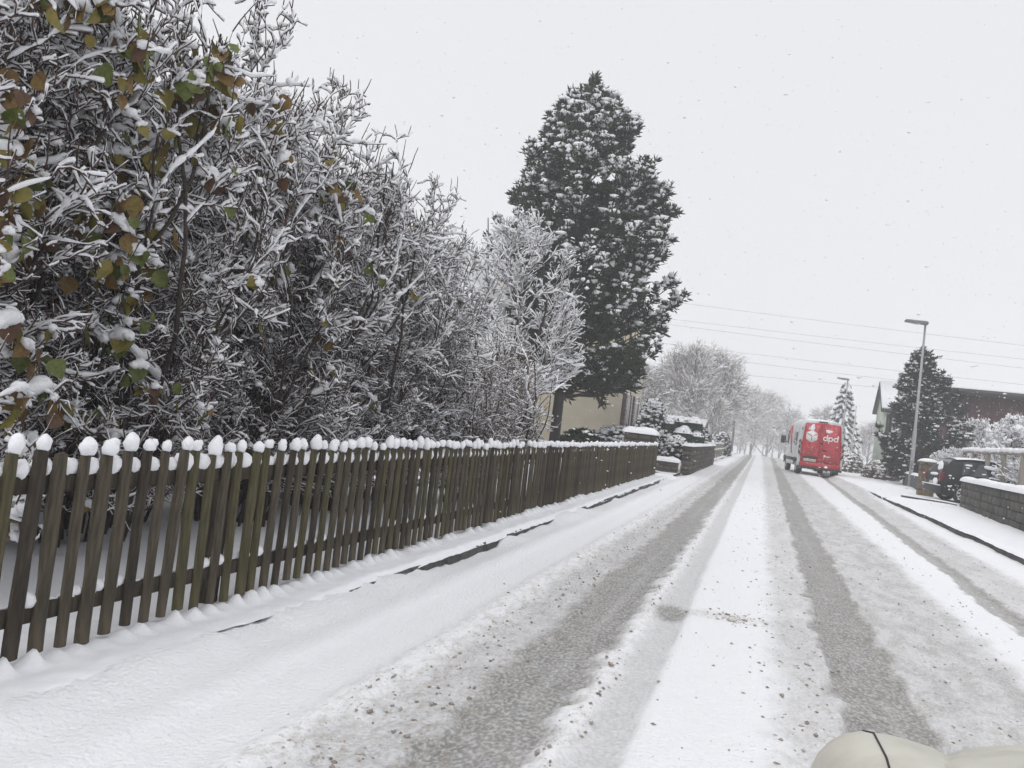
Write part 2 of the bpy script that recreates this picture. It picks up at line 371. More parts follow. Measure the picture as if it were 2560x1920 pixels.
bb = n.new('ShaderNodeBump'); bb.inputs['Strength'].default_value = .8; bb.inputs['Distance'].default_value = .02; l.new(zb.outputs['Fac'], bb.inputs['Height']); l.new(bb.outputs[0], p.inputs['Normal'])
road.data.materials.append(m)

# left verge in front of and under the fence, scalloped with small snow cones between the pickets
FX, PITCHF, FY0, NPICK = -2.75, 0.1165, 1.28, 176
FY1 = FY0 + PITCHF * (NPICK - 1)
vy = np.concatenate([np.arange(-3, 1.5, .1), np.arange(1.5, 24, 0.0215)]); vx = np.concatenate([np.linspace(-3.6, -2.9, 10), np.linspace(-2.87, -2.41, 24)])
VX, VY = np.meshgrid(vx, vy)
ph = (VY - FY0) / PITCHF - .5; gap = ph - np.round(ph)
amp = (0.012 + 0.058 * hash2(np.round(ph), np.round(ph) * 0, 5)) * ((VY > FY0 - .1) & (VY < FY1 + .1))
gap = gap + .22 * (hash2(np.round(ph), np.round(ph) * 0, 6) - .5)
cone = amp * np.exp(-(gap / .24) ** 2) * np.exp(-((VX + 2.70) / .05) ** 2) * (.75 + .5 * fbm(VX * 40, VY * 40, 7, 2))
dip = -0.03 * np.exp(-(gap - .5) ** 2 / .03) * 0
VZ = 0.012 + cone + .035 * (fbm(VX * 2.2, VY * 1.4, 81, 4) - .5) + .022 * (fbm(VX * 11, VY * 11, 83, 4) - .5) - .05 * sstep(-2.80, -3.1, VX) * 1
xe = XL + 0.025 * (fbm(VY * 2.3, VY * 0, 85, 4) - .5) * 2
over = np.clip((VX - (xe - 0.05)) / .05, 0, None); VZ = VZ - (.004 + .041 * sstep(3.2, 4.8, VY)) * np.clip(over, 0, 1) ** 2
VX = np.minimum(VX, xe + .004 * (np.arange(VX.shape[1])[None] - 30))
VZ = np.where(VX > -2.43, VZ, VZ)
grid('verge', VX, VY, VZ, SNOW, kind='structure', label='snow covered verge along the foot of the picket fence')
kerbL = link('kerb_left', None, None, 'low dark kerb along the verge under the fence', None, None, 'structure')
rngk = np.random.default_rng(4)
kst = MB().bevel_box(-.06, 0, 0.008, .992, -.16, 0, .012, jit=.002, rng=rngk).mesh('kerb_stone', WETKERB, False)
for k in range(27): link('kerb_stone', kst, kerbL, loc=(XL + 0.004, -3 + k, -0.028 + .004 * (k % 3)))
# gardens
for nm, x0, x1, sd, lb in (('garden_left', -90, -3.55, 91, 'snow covered garden behind the picket fence'), ('garden_right', 5.85, 90, 93, 'snow covered gardens on the right of the street')):
    a = np.concatenate([np.linspace(0, 12, 60), np.geomspace(12.6, 85, 22)]); a = x1 - a[::-1] if nm == 'garden_left' else x0 + a
    y = np.concatenate([np.arange(-4, 30, .28), np.geomspace(30.3, 170, 60)])
    A, B = np.meshgrid(a, y)
    Z = zt(B) + (-.02 if nm == 'garden_left' else .13) + .16 * (fbm(A * .9, B * .9, sd, 5) - .5)
    if nm == 'garden_left':
        Z = Z + .45 * np.exp(-((A + 5.2) / 1.2) ** 2 - ((B - 19.6) / 1.6) ** 2) + .25 * sstep(-4.5, -9, A) * sstep(14, 22, B)
        Z[:, -1] = np.where(B[:, -1] < 24, -.06, Z[:, -1])
    grid(nm, A, B, Z, SNOW, kind='structure', label=lb)
# left pavement strip beyond the fence
a = np.linspace(-3.6, -2.42, 18); y = np.concatenate([np.arange(23.9, 60, .25), np.geomspace(60.4, 150, 40)]); A, B = np.meshgrid(a, y)
grid('pavement_left', A, B, zt(B) + .0 + .06 * (fbm(A * 1.3, B, 95, 4) - .5) + .05 * sstep(-2.9, -3.4, A), SNOW, kind='structure', label='snow covered pavement beyond the end of the fence')
# right pavement with kerb
a = np.concatenate([np.linspace(XR - .012, XR + .1, 8), np.linspace(XR + .15, 5.95, 26)]); y = np.concatenate([np.arange(-3, 45, .07), np.geomspace(45.3, 150, 50)]); A, B = np.meshgrid(a, y)
Z = .125 + .05 * (fbm(A * 1.1, B * .8, 97, 4) - .5) + .012 * (fbm(A * 8, B * 8, 98, 3) - .5) - .03 * (1 - sstep(XR - .02, XR + .06, A)) + zt(B)
Z = Z - .09 * np.exp(-((B - 25.4) / .22) ** 2) * (1 - sstep(4.3, 5.2, A)) * 0.7
A = A + .02 * (fbm(B * 2.1, B * 0, 99, 3) - .5) * (A < XR + .08)
grid('pavement_right', A, B, Z, SNOW, kind='structure', label='snow covered pavement on the right of the street')
kerbR = link('kerb_right', None, None, 'dark granite kerb edging the right pavement', None, None, 'structure')
kst = MB().bevel_box(0, .14, 0.01, .99, -.2, 0.0, .015, jit=.002, rng=rngk).mesh('kerb_stone', WETKERB, False)
for k in range(56): link('kerb_stone', kst, kerbR, loc=(XR, -3 + k, 0.083))

for nm, (xa, ya), (xb, yb), lb in (('drive_edging', (4.35, 26.9), (5.35, 26.1), 'thin dark edging line of the drive across the right pavement'), ('drive_edging', (5.15, 26.6), (5.6, 25.5), 'short snow topped edging beside the parked car wheel')):
    t = thing(nm, lb, 'edging', (xa, ya, .10), math.atan2(yb - ya, xb - xa)); L = math.hypot(xb - xa, yb - ya)
    mb = MB(); mb.bevel_box(0, L, -.03, .03, -.1, .065, .008); mb.obj('edging_stone', WETKERB, t, smooth=False)
    mb = MB(); mb.tube([(u_, .02, .075) for u_ in np.linspace(-.02, L + .02, 16)], .03, 7); mb.obj('edging_snow', SNOW, t)

# lumps of dirty slush thrown up beside the tracks
rng = np.random.default_rng(12)
cb = MB(); bv, bq, bt = np.array([(1, 0, 0), (0, 1, 0), (-1, 0, 0), (0, -1, 0), (0, 0, 1), (0, 0, -1)], float), np.zeros((0, 4), int), [(0, 1, 4), (1, 2, 4), (2, 3, 4), (3, 0, 4), (1, 0, 5), (2, 1, 5), (3, 2, 5), (0, 3, 5)]
N = 9000
yy = 1.4 + 30 * rng.random(N) ** 2.1
zone = rng.random(N)
xz = np.where(zone < .24, rng.normal(-1.30, .13, N), np.where(zone < .32, rng.normal(-.62, .05, N), np.where(zone < .50, .33 + .22 * np.abs(rng.normal(0, .8, N)) * np.sign(rng.random(N) - .4), np.where(zone < .78, rng.uniform(.95, 2.0, N), np.where(zone < .93, rng.uniform(2.4, 3.2, N), rng.uniform(-.4, .3, N))))))
iy = np.clip(np.searchsorted(ry, yy), 0, len(ry) - 1); ix = np.clip(((xz - rx[0]) / 0.0305).round().astype(int), 0, len(rx) - 1)
zz = RZ[iy, ix]; sz = 0.003 + 0.012 * rng.random(N) ** 4
first = np.arange(N) < 160; xz = np.where(first, rng.normal(-.03, .10, N), xz); yy = np.where(first, 5.82 + rng.normal(0, .10, N), yy)
iy = np.clip(np.searchsorted(ry, yy), 0, len(ry) - 1); ix = np.clip(((xz - rx[0]) / 0.0305).round().astype(int), 0, len(rx) - 1); zz = RZ[iy, ix]
Vv = bv[None] * (1 + .28 * rng.normal(0, 1, (N, len(bv), 1))) * np.stack([sz, sz * (1 + rng.random(N)), sz * .6], -1)[:, None]
Vv = Vv + np.stack([xz, yy, zz + sz * .1], -1)[:, None]
off = (np.arange(N) * len(bv))[:, None, None]
cb.add(Vv.reshape(-1, 3), (np.array(bq)[None] + off).reshape(-1, 4), (np.array(bt)[None] + off).reshape(-1, 3))
cb.obj('slush_clods', CLOD, kind='stuff', label='brown grey slush clods scattered beside the tyre tracks', cat='slush')

# ------------------------------------------------------------------ picket fence
rng = np.random.default_rng(21)
fence = thing('picket_fence', 'long weathered brown picket fence with a snow cap on each picket', 'fence', (FX, 0, 0))
PIK = []
for v in range(6):          # half round pickets, a little uneven
    mb = MB(); K = 9; zs = np.linspace(0.035, 0.865, K); w = .029 + .004 * rng.random(); s = 9
    a = np.linspace(0, np.pi, s)
    bend = np.cumsum(rng.normal(0, .0016, K)); rings = []
    for k in range(K):
        ww = w * (1 + .06 * rng.normal()) * (1 if k < K - 1 else .86)
        f = np.stack([.026 * np.sin(a), bend[k] - ww * np.cos(a), np.full(s, zs[k])], -1)
        b = np.array([[-.004, bend[k] + ww, zs[k]], [-.004, bend[k] - ww, zs[k]]]); rings.append(np.vstack([f, b]))
    R_ = np.vstack(rings); n_ = s + 2
    q = [(k * n_ + j, k * n_ + (j + 1) % n_, (k + 1) * n_ + (j + 1) % n_, (k + 1) * n_ + j) for k in range(K - 1) for j in range(n_)]
    c = rings[-1].mean(0) + [0, 0, .012]; V_ = np.vstack([R_, c]); t = [((K - 1) * n_ + j, (K - 1) * n_ + (j + 1) % n_, len(V_) - 1) for j in range(n_)]
    mb.add(V_, q, t); PIK.append([mb.mesh('picket', WOOD[i], True) for i in range(3)])
CAP = []
for v in range(9):
    mb = MB(); h = .036 + .014 * rng.random(); mb.blob((.004, 0, h * .72), .034 + .01 * rng.random(), .037 + .010 * rng.random(), h, rng, .13, 12, 8, flat=-h * .72)
    mb.blob((rng.normal(.004, .004), rng.normal(.014, .010), h * rng.uniform(1.1, 1.5)), .024, .026, .024, rng, .14, 10, 6)
    CAP.append(mb.mesh('snow_cap', SNOW))
for k in range(NPICK):
    y = FY0 + k * PITCHF + rng.normal(0, .006)
    o = link('picket', PIK[rng.integers(6)][rng.choice(3, p=[.45, .33, .22])], fence, loc=(.0 + rng.normal(0, .003), y, rng.normal(0, .008)))
    o.rotation_euler = (rng.normal(0, .010), rng.normal(0, .006), rng.normal(0, .06)); o.scale = (1, rng.uniform(.88, 1.1), rng.uniform(.985, 1.012))
    if rng.random() > .08:
        c = link('snow_cap', CAP[rng.integers(9)], o, loc=(.008, 0, .868)); c.rotation_euler.z = rng.uniform(-.5, .5); s = rng.uniform(.70, 1.02); c.scale = (s, s * .95, s * rng.uniform(.85, 1.35)); c.rotation_euler.x = rng.normal(-.12, .12)
for z0, hgt, th, nm in ((.70, .075, .045, 'upper'), (.165, .075, .045, 'lower')):
    for s0 in range(5):
        ya = FY0 - .1 + s0 * (FY1 - FY0 + .2) / 5; yb = ya + (FY1 - FY0 + .2) / 5
        mb = MB(); mb.bevel_box(-.006 - th, -.006, ya + .002, yb - .002, z0, z0 + hgt, .008)
        rail = mb.obj('rail', WOOD[2], fence, smooth=False)
        yy = np.arange(ya, yb, PITCHF / 8); ph = (yy - FY0) / PITCHF - .5; gp = ph - np.round(ph)
        a = hash2(np.round(ph), np.round(ph) * 0, 9 if nm == 'upper' else 19)
        gp2 = gp + .12 * (a - .5)
        full = np.clip(1 - (np.abs(gp2) / .5) ** 2.2, 0, 1)
        if nm == 'upper': r = .010 + (.024 + .014 * a) * full; zc = z0 + hgt + r * .72
        else: r = np.where(a > .35, .007 + (.006 + .024 * a) * full, .005); zc = z0 + hgt + r * .60
        r = r * (1 + .10 * rng.normal(0, 1, len(r)))
        mb = MB(); Pp = np.stack([np.full_like(yy, -.006 - th * .45) + .004 * rng.normal(0, 1, len(yy)), yy, zc], -1)
        V_, q = tubes(Pp[None], r[None], 9); V_[:, 0] = (V_[:, 0] + .026) * (.85 if nm == 'upper' else .95) - .026
        mb.add(V_, q); mb.obj('rail_snow', SNOWTWIG, rail, kind='stuff')
for k in range(10):
    y = FY0 + .07 + k * (FY1 - FY0 - .14) / 9
    mb = MB(); mb.bevel_box(-.145, -.055, y - .045, y + .045, -.2, .80, .01); mb.obj('post', WOOD[2], fence, smooth=False)

# ------------------------------------------------------------------ plants
def pol(P, t):
    """point and tangent at parameter t (0..1) along polylines P (N,K,3)"""
    K = P.shape[1]; f = np.clip(t, 0, .999) * (K - 1); i = f.astype(int); u = (f - i)[:, None]
    a = P[np.arange(len(P)), i]; b = P[np.arange(len(P)), i + 1]
    return a + (b - a) * u, unit(b - a), i
def walk(pos, d, L, K, rng, jit, up):
    N = len(pos); P = np.empty((N, K, 3)); P[:, 0] = pos; step = (L / (K - 1))[:, None]
    for k in range(1, K):
        d = unit(d + rng.normal(0, jit, (N, 3)) + np.array([0, 0, up])); P[:, k] = P[:, k - 1] + d * step
    return P
def kids(P, R, n, rng, l0, l1, spread, up, K, jit, tmin=.2, keep=None, wup=.02, center=None, outw=0, rr=.55, rmin=.003, taper=.35, tpow=1.0):
    idx = np.repeat(np.arange(len(P)), n); t = tmin + (1 - tmin) * rng.random(len(idx)) ** tpow
    pos, tan, i = pol(P[idx], t)
    d = tan + spread * unit(rng.normal(0, 1, pos.shape)) + np.array([0, 0, up])
    if center is not None: d = d + outw * unit((pos - center) * np.array([1, 1, .25]))
    d = unit(d); L = rng.uniform(l0, l1, len(idx)) * (1.15 - .5 * t)
    C = walk(pos, d, L, K, rng, jit, wup)
    r0 = np.maximum(R[idx, i] * rr, rmin); RR = r0[:, None] * np.linspace(1, taper, K)[None]
    if keep is not None:
        ok = keep(C); C, RR = C[ok], RR[ok]
    return C, RR
def snowy(P, R, th, rng, gapp=.18, sub=2, wide=1.0, minhz=.12, cap0=True):
    """snow lying along the upper side of branches"""
    N, K, _ = P.shape; K2 = (K - 1) * sub + 1
    f = np.linspace(0, K - 1, K2); i = np.minimum(f.astype(int), K - 2); u = (f - i)[None, :, None]
    Q = P[:, i] * (1 - u) + P[:, i + 1] * u; RQ = R[:, i] * (1 - u[..., 0]) + R[:, i + 1] * u[..., 0]
    T = unit(np.gradient(Q, axis=1)); hz = np.sqrt(np.clip(1 - T[..., 2] ** 2, 0, 1))
    nz = rng.random((N, K2)); nz = .5 * nz + .25 * np.roll(nz, 1, 1) + .25 * np.roll(nz, -1, 1)
    r = th * np.clip((hz - minhz) / (1 - minhz), 0, 1) ** .8 * (.35 + 1.3 * nz) * rng.uniform(.65, 1.3, (N, 1))
    r = r * np.where(rng.random((N, K2)) < gapp, .3, 1); r = np.maximum(r, .0015)
    C = Q + np.stack([np.zeros_like(r), np.zeros_like(r), RQ * .6 + r * .72], -1)
    ok = r.max(1) > np.asarray(th).reshape(-1) * .18; C, r, T = C[ok], r[ok] * wide, T[ok]
    r[:, 0] *= .8; r[:, -1] *= .8
    C = np.concatenate([C, C[:, -1:] + T[:, -1:] * r[:, -1:, None] * .6], 1); r = np.concatenate([r, r[:, -1:] * .3], 1)
    if cap0: C = np.concatenate([C[:, :1] - T[:, :1] * r[:, :1, None] * .6, C], 1); r = np.concatenate([r[:, :1] * .3, r], 1)
    return C, r
def addt(mb, P, R, s):
    if len(P):
        v, q = tubes(P, R, s); mb.add(v, q)

def make_shrub(seed, height, radius, nstem, n1, n2, n3, snow_th, fine=1.0, upb=.25, box=(4.0, 5.0), shoots=480, heavy=.10, inner=.42):
    """many stemmed bare shrub: returns meshes and the twig points that can carry leaves"""
    rng = np.random.default_rng(seed)
    def keep(C, tol=.06):
        e = C[:, -1]; k = (np.hypot(e[:, 0], e[:, 1]) / radius) ** box[0] + (np.abs(e[:, 2] - height * .5) / (height * .5)) ** box[1]
        return (k < rng.normal(1.0, tol * 2, len(e))) & (C[:, :, 2].min(1) > .1)
    a = rng.uniform(0, 2 * np.pi, nstem); rr = rng.uniform(.05, .45, nstem) * radius / 1.4
    pos = np.stack([rr * np.cos(a), rr * np.sin(a), np.full(nstem, -.1)], -1)
    lean = rng.uniform(.03, .34, nstem)
    d = unit(np.stack([lean * np.cos(a), lean * np.sin(a), np.ones(nstem)], -1))
    S = walk(pos, d, rng.uniform(.70, .95, nstem) * height, 12, rng, .10, .02); hr = np.hypot(S[..., 0], S[..., 1]); S[..., :2] *= np.minimum(1, .82 * radius / np.maximum(hr, 1e-6))[..., None]; S[..., 2] = np.minimum(S[..., 2], .93 * height + .02 * S[..., 0])
    RS = rng.uniform(.012, .026, nstem)[:, None] * np.linspace(1, .3, 12)[None]
    c = np.array([0, 0, height * .35])
    B1, R1 = kids(S, RS, n1, rng, .35 * radius, 1.0 * radius, .85, upb, 9, .16, .06, keep, .015, c, .35, .55, .0062)
    B2, R2 = kids(B1, R1, n2, rng, .16, .46, .95, .14, 6, .30, .10, keep, -.02, c, .2, .62, .0060 * fine)
    B3, R3 = kids(B2, R2, n3, rng, .045, .15, 1.05, .26, 4, .34, .05, keep, .0, c, .2, .75, .0048 * fine, .7)
    tips_ = np.concatenate([B1[:, -1], B2[:, -1]]); outer = (np.hypot(tips_[:, 0], tips_[:, 1]) / radius) ** 4 + (np.abs(tips_[:, 2] - height * .5) / (height * .5)) ** 5
    o_ = np.argsort(-outer * (.5 + tips_[:, 2] / height))[:shoots * 3]; o_ = rng.choice(o_, min(shoots, len(o_)), replace=False); tp = tips_[o_]
    F = walk(tp, unit(unit((tp - c) * [1, 1, .6]) * .5 + [0, 0, .9] + rng.normal(0, .25, tp.shape)), rng.uniform(.08, .24, len(tp)), 4, rng, .10, .03); RF = np.full((len(tp), 4), .0052 * fine) * np.array([1, .9, .8, .6])
    stems = MB(); addt(stems, S, RS, 6); addt(stems, B1, R1, 5)
    tw = MB(); addt(tw, B2, R2, 3); addt(tw, B3[:, [0, 1, 3]], R3[:, [0, 1, 3]], 3); addt(tw, F, RF, 3)
    def shel(P_):
        e = P_.mean(1); o = (np.hypot(e[:, 0], e[:, 1]) / radius) ** 2 + (np.maximum(e[:, 2] - height * .35, 0) / (height * .65)) ** 2
        return (snow_th * (inner + (1 - inner) * sstep(.25, .85, o)))[:, None]
    sn = MB()
    addt(sn, *snowy(S, RS, snow_th * .9, rng, .3, 1, minhz=.3), 5); addt(sn, *snowy(B1, R1, shel(B1) * 1.2, rng, .22, 2), 5)
    addt(sn, *snowy(B2, R2, shel(B2) * .95, rng, .34, 1, cap0=False), 4)
    addt(sn, *snowy(B3, R3, shel(B3) * .84, rng, .25, 1, cap0=False), 3); addt(sn, *snowy(F, RF, snow_th * .6, rng, .4, 1, minhz=.35, cap0=False), 3)
    hv = rng.random(len(B1)) < heavy; addt(sn, *snowy(B1[hv], R1[hv], snow_th * 2.3, rng, .18, 3, minhz=.25), 7)
    # pads of snow caught in the forks
    ci = rng.choice(len(B2), int(len(B2) * .16), replace=False)
    bv_, bq_, bt_ = blob_geo(7, 5)
    for k in ci:
        s = snow_th * rng.uniform(1.0, 2.3); sn.add(bv_ * (1 + .16 * rng.normal(0, 1, (len(bv_), 1))) * [s * rng.uniform(.8, 1.5), s * rng.uniform(.8, 1.5), s * .75] + B2[k, 2 + rng.integers(3)] + [0, 0, s * .55], bq_, bt_)
    return dict(stems=stems.mesh('stems', BARK), twigs=tw.mesh('twigs', TWIG), snow=sn.mesh('branch_snow', SNOWTWIG), tips=np.concatenate([B2[:, -1], B2[:, 3], B3[:, -1]]))

def place_shrub(g, name, label, cat, loc, rz, sc, group, twigmat=None):
    t = thing(name, label, cat, loc, rz, group, sc)
    link('stems', g['stems'], t); link('twigs', g['twigs'], t); link('branch_snow', g['snow'], t, kind='stuff')
    return t

shA = make_shrub(101, 3.95, 1.35, 27, 15, 10, 6, .0150)
shB = shA
GR = 'tall bare garden shrubs in a row behind the fence'
hedge_spots = [
    (shA, -4.58, 2.75, 0.0, (1.0, 1.0, 1.14), 'leafiest shrub with green and brown leaves at the left edge of the photo'),
    (shB, -4.65, 4.35, 2.1, (1.06, -1.06, 1.12), 'tall shrub with a few olive leaves right of the leafiest shrub'),
    (shA, -4.60, 5.95, 3.9, (1.02, 1.02, 1.09), 'bare snow laden shrub in the middle of the tall shrub row'),
    (shB, -4.58, 7.5, 5.2, (-1.02, 1.02, 1.03), 'bare snowy shrub just left of the dark roof peak'),
    (shA, -4.66, 8.9, 1.3, (1.0, 1.0, .95), 'last of the tall bare shrubs beside the lower brown shrub'),
]
shrubs = []
for g, x, y, rz, sc, lb in hedge_spots:
    shrubs.append((place_shrub(g, 'garden_shrub', lb, 'shrub', (x, y, 0), rz, sc, GR), g, rz, sc))
for k, (y, rz, mx) in enumerate(((3.5, 1.0, 1), (5.1, 5.6, -1), (6.7, 2.7, 1), (8.2, 4.6, -1))):
    place_shrub(shA, 'garden_shrub', ('bare shrub filling in behind the leafiest shrub', 'bare shrub filling in behind the shrub with a few olive leaves', 'bare shrub filling in behind the middle of the shrub row', 'bare shrub filling in behind the right end of the shrub row')[k], 'shrub', (-5.15, y, 0), rz, (1.0 * mx, 1.0, (1.14, 1.08, 1.02, .94)[k]), GR)
# second row further in, closes the view into the garden
for g, x, y, rz, lb in ((shA, -6.6, 4.2, 4.4, 'snowy shrub standing behind the tall shrub row, nearer one'), (shB, -6.9, 7.4, 3.0, 'snowy shrub standing behind the tall shrub row, farther one')):
    place_shrub(g, 'garden_shrub', lb, 'shrub', (x, y, 0), rz, (1.1, 1.1, .92), GR)
shC = make_shrub(303, 2.75, 1.15, 26, 8, 7, 4, .0125, 1.1, .45, (2.6, 3.0), inner=.6)
shC['twigs'].materials.clear(); shC['twigs'].materials.append(TWIGB)
place_shrub(shC, 'brown_shrub', 'lower pale brown twiggy shrub at the right end of the shrub row', 'shrub', (-4.05, 11.1, 0), .4, (1, 1.1, 1.0), GR)
place_shrub(shC, 'brown_shrub', 'low snowy twig bush behind the fence below the bare shrubs', 'shrub', (-3.75, 9.7, 0), 2.4, (.8, .9, .72), GR)

# leaves still hanging on the near shrubs, each a part of its shrub
rng = np.random.default_rng(77)
def leaf_mesh(name, m, sd):
    r = np.random.default_rng(sd); K = 7; v = []; L = 1.0
    prof = [.14, .40, .50, .46, .35, .19, .01]
    curl = r.uniform(-.9, 1.1); fold = r.uniform(.1, .7)
    for k in range(K):
        u = k / (K - 1); w = prof[k] * r.uniform(.9, 1.08); bend = curl * u * u * .5
        for s_ in (-1, -.5, 0, .5, 1): v.append((s_ * w, fold * abs(s_) * w + bend + r.normal(0, .012), -u * L))
    q = [(k * 5 + j, k * 5 + j + 1, k * 5 + j + 6, k * 5 + j + 5) for k in range(K - 1) for j in range(4)]
    mb = MB(); mb.add(v, q)
    mb.tube([(0, 0, .28), (.02, .01, .12), (0, 0, -.02)], [.012, .014, .02], 4, False)
    return mb.mesh(name, m)
LM = [[leaf_mesh('leaf', LEAF[i], 10 * i + v) for v in range(3)] for i in range(4)]
LS = []
for v in range(4):
    mb = MB(); mb.blob((0, 0, -.05), .40, .34, .24, rng, .26, 10, 7); mb.blob((.28, .1, -.16), .28, .24, .18, rng, .26, 9, 6); mb.blob((-.22, -.12, -.10), .26, .24, .2, rng, .26, 9, 6); LS.append(mb.mesh('leaf_snow', SNOWTWIG))
def leaves_on(entry, n, weight):
    t, g, rz, sc = entry
    tips = g['tips']; c, s = math.cos(rz), math.sin(rz)
    q_ = tips * np.array(sc); W = np.stack([q_[:, 0] * c - q_[:, 1] * s, q_[:, 0] * s + q_[:, 1] * c, q_[:, 2]], -1) + np.array(t.location)
    w = weight(W); cen = W[rng.choice(len(W), 60, p=w / w.sum())]
    w = w * (.02 + np.exp(-((W[:, None] - cen[None]) ** 2).sum(-1).min(1) / .13 ** 2)); w = w / w.sum()
    for k in rng.choice(len(tips), n, replace=False, p=w):
        ci = rng.choice(4, p=[.30, .34, .22, .14])
        o = link('leaf', LM[ci][rng.integers(3)], t, loc=tips[k] + [0, 0, -.01]); z = rng.uniform(.056, .122); o.scale = (z, z, z)
        o.rotation_euler = (rng.normal(0, .4), rng.normal(0, .5), rng.uniform(0, 6.28))
        if rng.random() < .42:
            e = link('leaf_snow', LS[rng.integers(4)], o, loc=(0, .1, .12)); e.rotation_euler.z = rng.uniform(0, 6); f = rng.uniform(.7, 1.35); e.scale = (f, f, f)
def front(W, e):
    c_ = np.array([e[0].location[0], e[0].location[1], 2.0]); dc = np.array([0, 0, H_CAM]) - c_; dc[2] = 0; dc = dc / np.linalg.norm(dc)
    out = ((W - c_) * dc).sum(1) + .35 * (W[:, 0] - c_[0])
    return (1e-4 + sstep(.75, 1.5, out)) * (.35 + sstep(.5, 1.3, W[:, 2]))
leaves_on(shrubs[0], 295, lambda W: front(W, shrubs[0]) * (W[:, 1] > 2.55))
leaves_on(shrubs[1], 290, lambda W: front(W, shrubs[1]) * (.06 + sstep(4.9, 3.5, W[:, 1])))
leaves_on(shrubs[2], 55, lambda W: front(W, shrubs[2])); leaves_on(shrubs[3], 20, lambda W: front(W, shrubs[3])); leaves_on(shrubs[4], 8, lambda W: front(W, shrubs[4]))

# small bare tree behind the fence
rng = np.random.default_rng(55)
t = thing('bare_tree', 'slender bare tree coated in snow with a forked black trunk behind the fence', 'tree', (-5.45, 15.2, 0))
TR = np.array([[[0, 0, -.2], [.12, 0, .8], [.38, .0, 1.7], [.75, .1, 2.6], [.85, .2, 3.6], [.6, .3, 4.7]], [[.05, 0, .2], [.3, -.1, .9], [.75, -.2, 1.6], [1.1, -.2, 2.3], [1.5, -.3, 3.0], [1.8, -.3, 3.6]],
               [[.3, 0, 1.4], [.1, .2, 2.1], [-.25, .3, 2.9], [-.5, .3, 3.7], [-.62, .3, 4.5], [-.75, .3, 5.5]], [[.5, 0, 2.0], [.4, -.3, 2.6], [.5, -.5, 3.3], [.3, -.6, 4.0], [.25, -.6, 4.6], [.2, -.6, 5.2]]], float)
RT = np.array([.075, .05, .045, .04])[:, None] * np.linspace(1, .25, 6)[None]
c = np.array([.4, 0, 2.4])
kp = lambda C: (((C[:, -1, 0] - .3) / 1.55) ** 2 + (C[:, -1, 1] / 1.6) ** 2 + ((C[:, -1, 2] - 3.0) / 2.7) ** 2 < 1.05) & (C[:, :, 2].min(1) > .6)
B1, R1 = kids(TR, RT, 20, rng, .9, 1.9, .8, .3, 8, .12, .15, kp, .03, c, .5, .5, .011)
B2, R2 = kids(B1, R1, 10, rng, .30, .75, .85, .2, 6, .2, .15, kp, .02, c, .3, .6, .008)
B3, R3 = kids(B2, R2, 5, rng, .10, .34, 1.0, .2, 4, .22, .2, kp, .02, c, .2, .7, .0065, .6)
mb = MB(); addt(mb, TR, RT, 8); mb.obj('trunk', BLACKBARK, t)
mb = MB(); addt(mb, B1, R1, 5); mb.obj('branches', BLACKBARK, t)
mb = MB(); addt(mb, B2, R2, 4); addt(mb, B3, R3, 3); mb.obj('twigs', TWIG, t)
mb = MB(); addt(mb, *snowy(TR, RT, .03, rng, .3), 6); addt(mb, *snowy(B1, R1, .026, rng, .25), 5); addt(mb, *snowy(B2, R2, .023, rng, .22, 1), 4); addt(mb, *snowy(B3, R3, .020, rng, .2, 1, cap0=False), 3)
mb.obj('branch_snow', SNOWTWIG, t, kind='stuff')

# ------------------------------------------------------------------ evergreens
def tufts(P, D, size, rng, nn, wid=.13):
    """needle tufts: fans of thin blades around points P pointing along D"""
    N = len(P); d = unit(D[:, None, :] * .9 + unit(rng.normal(0, 1, (N, nn, 3))) * 1.0)
    L = size[:, None, None] * rng.uniform(.6, 1.15, (N, nn, 1))
    side = unit(np.cross(d, rng.normal(0, 1, (N, nn, 3)))) * L * wid
    b = P[:, None] + rng.normal(0, .12, (N, nn, 3)) * size[:, None, None]
    mid = b + d * L * .5
    V = np.stack([b, mid + side, b + d * L, mid - side], 2).reshape(-1, 3)
    return V, np.arange(N * nn * 4).reshape(-1, 4)
def snow_pads(P, sx, sz, rng, nu=5, nv=3):
    v, q, t = blob_geo(nu, nv); N = len(P)
    V = v[None] * (1 + .2 * rng.normal(0, 1, (N, len(v), 1))) * np.stack([sx * rng.uniform(.7, 1.3, N), sx * rng.uniform(.7, 1.3, N), sz], -1)[:, None] + P[:, None]
    off = (np.arange(N) * len(v))[:, None, None]
    return V.reshape(-1, 3), (np.array(q)[None] + off).reshape(-1, 4), (np.array(t)[None] + off).reshape(-1, 3)
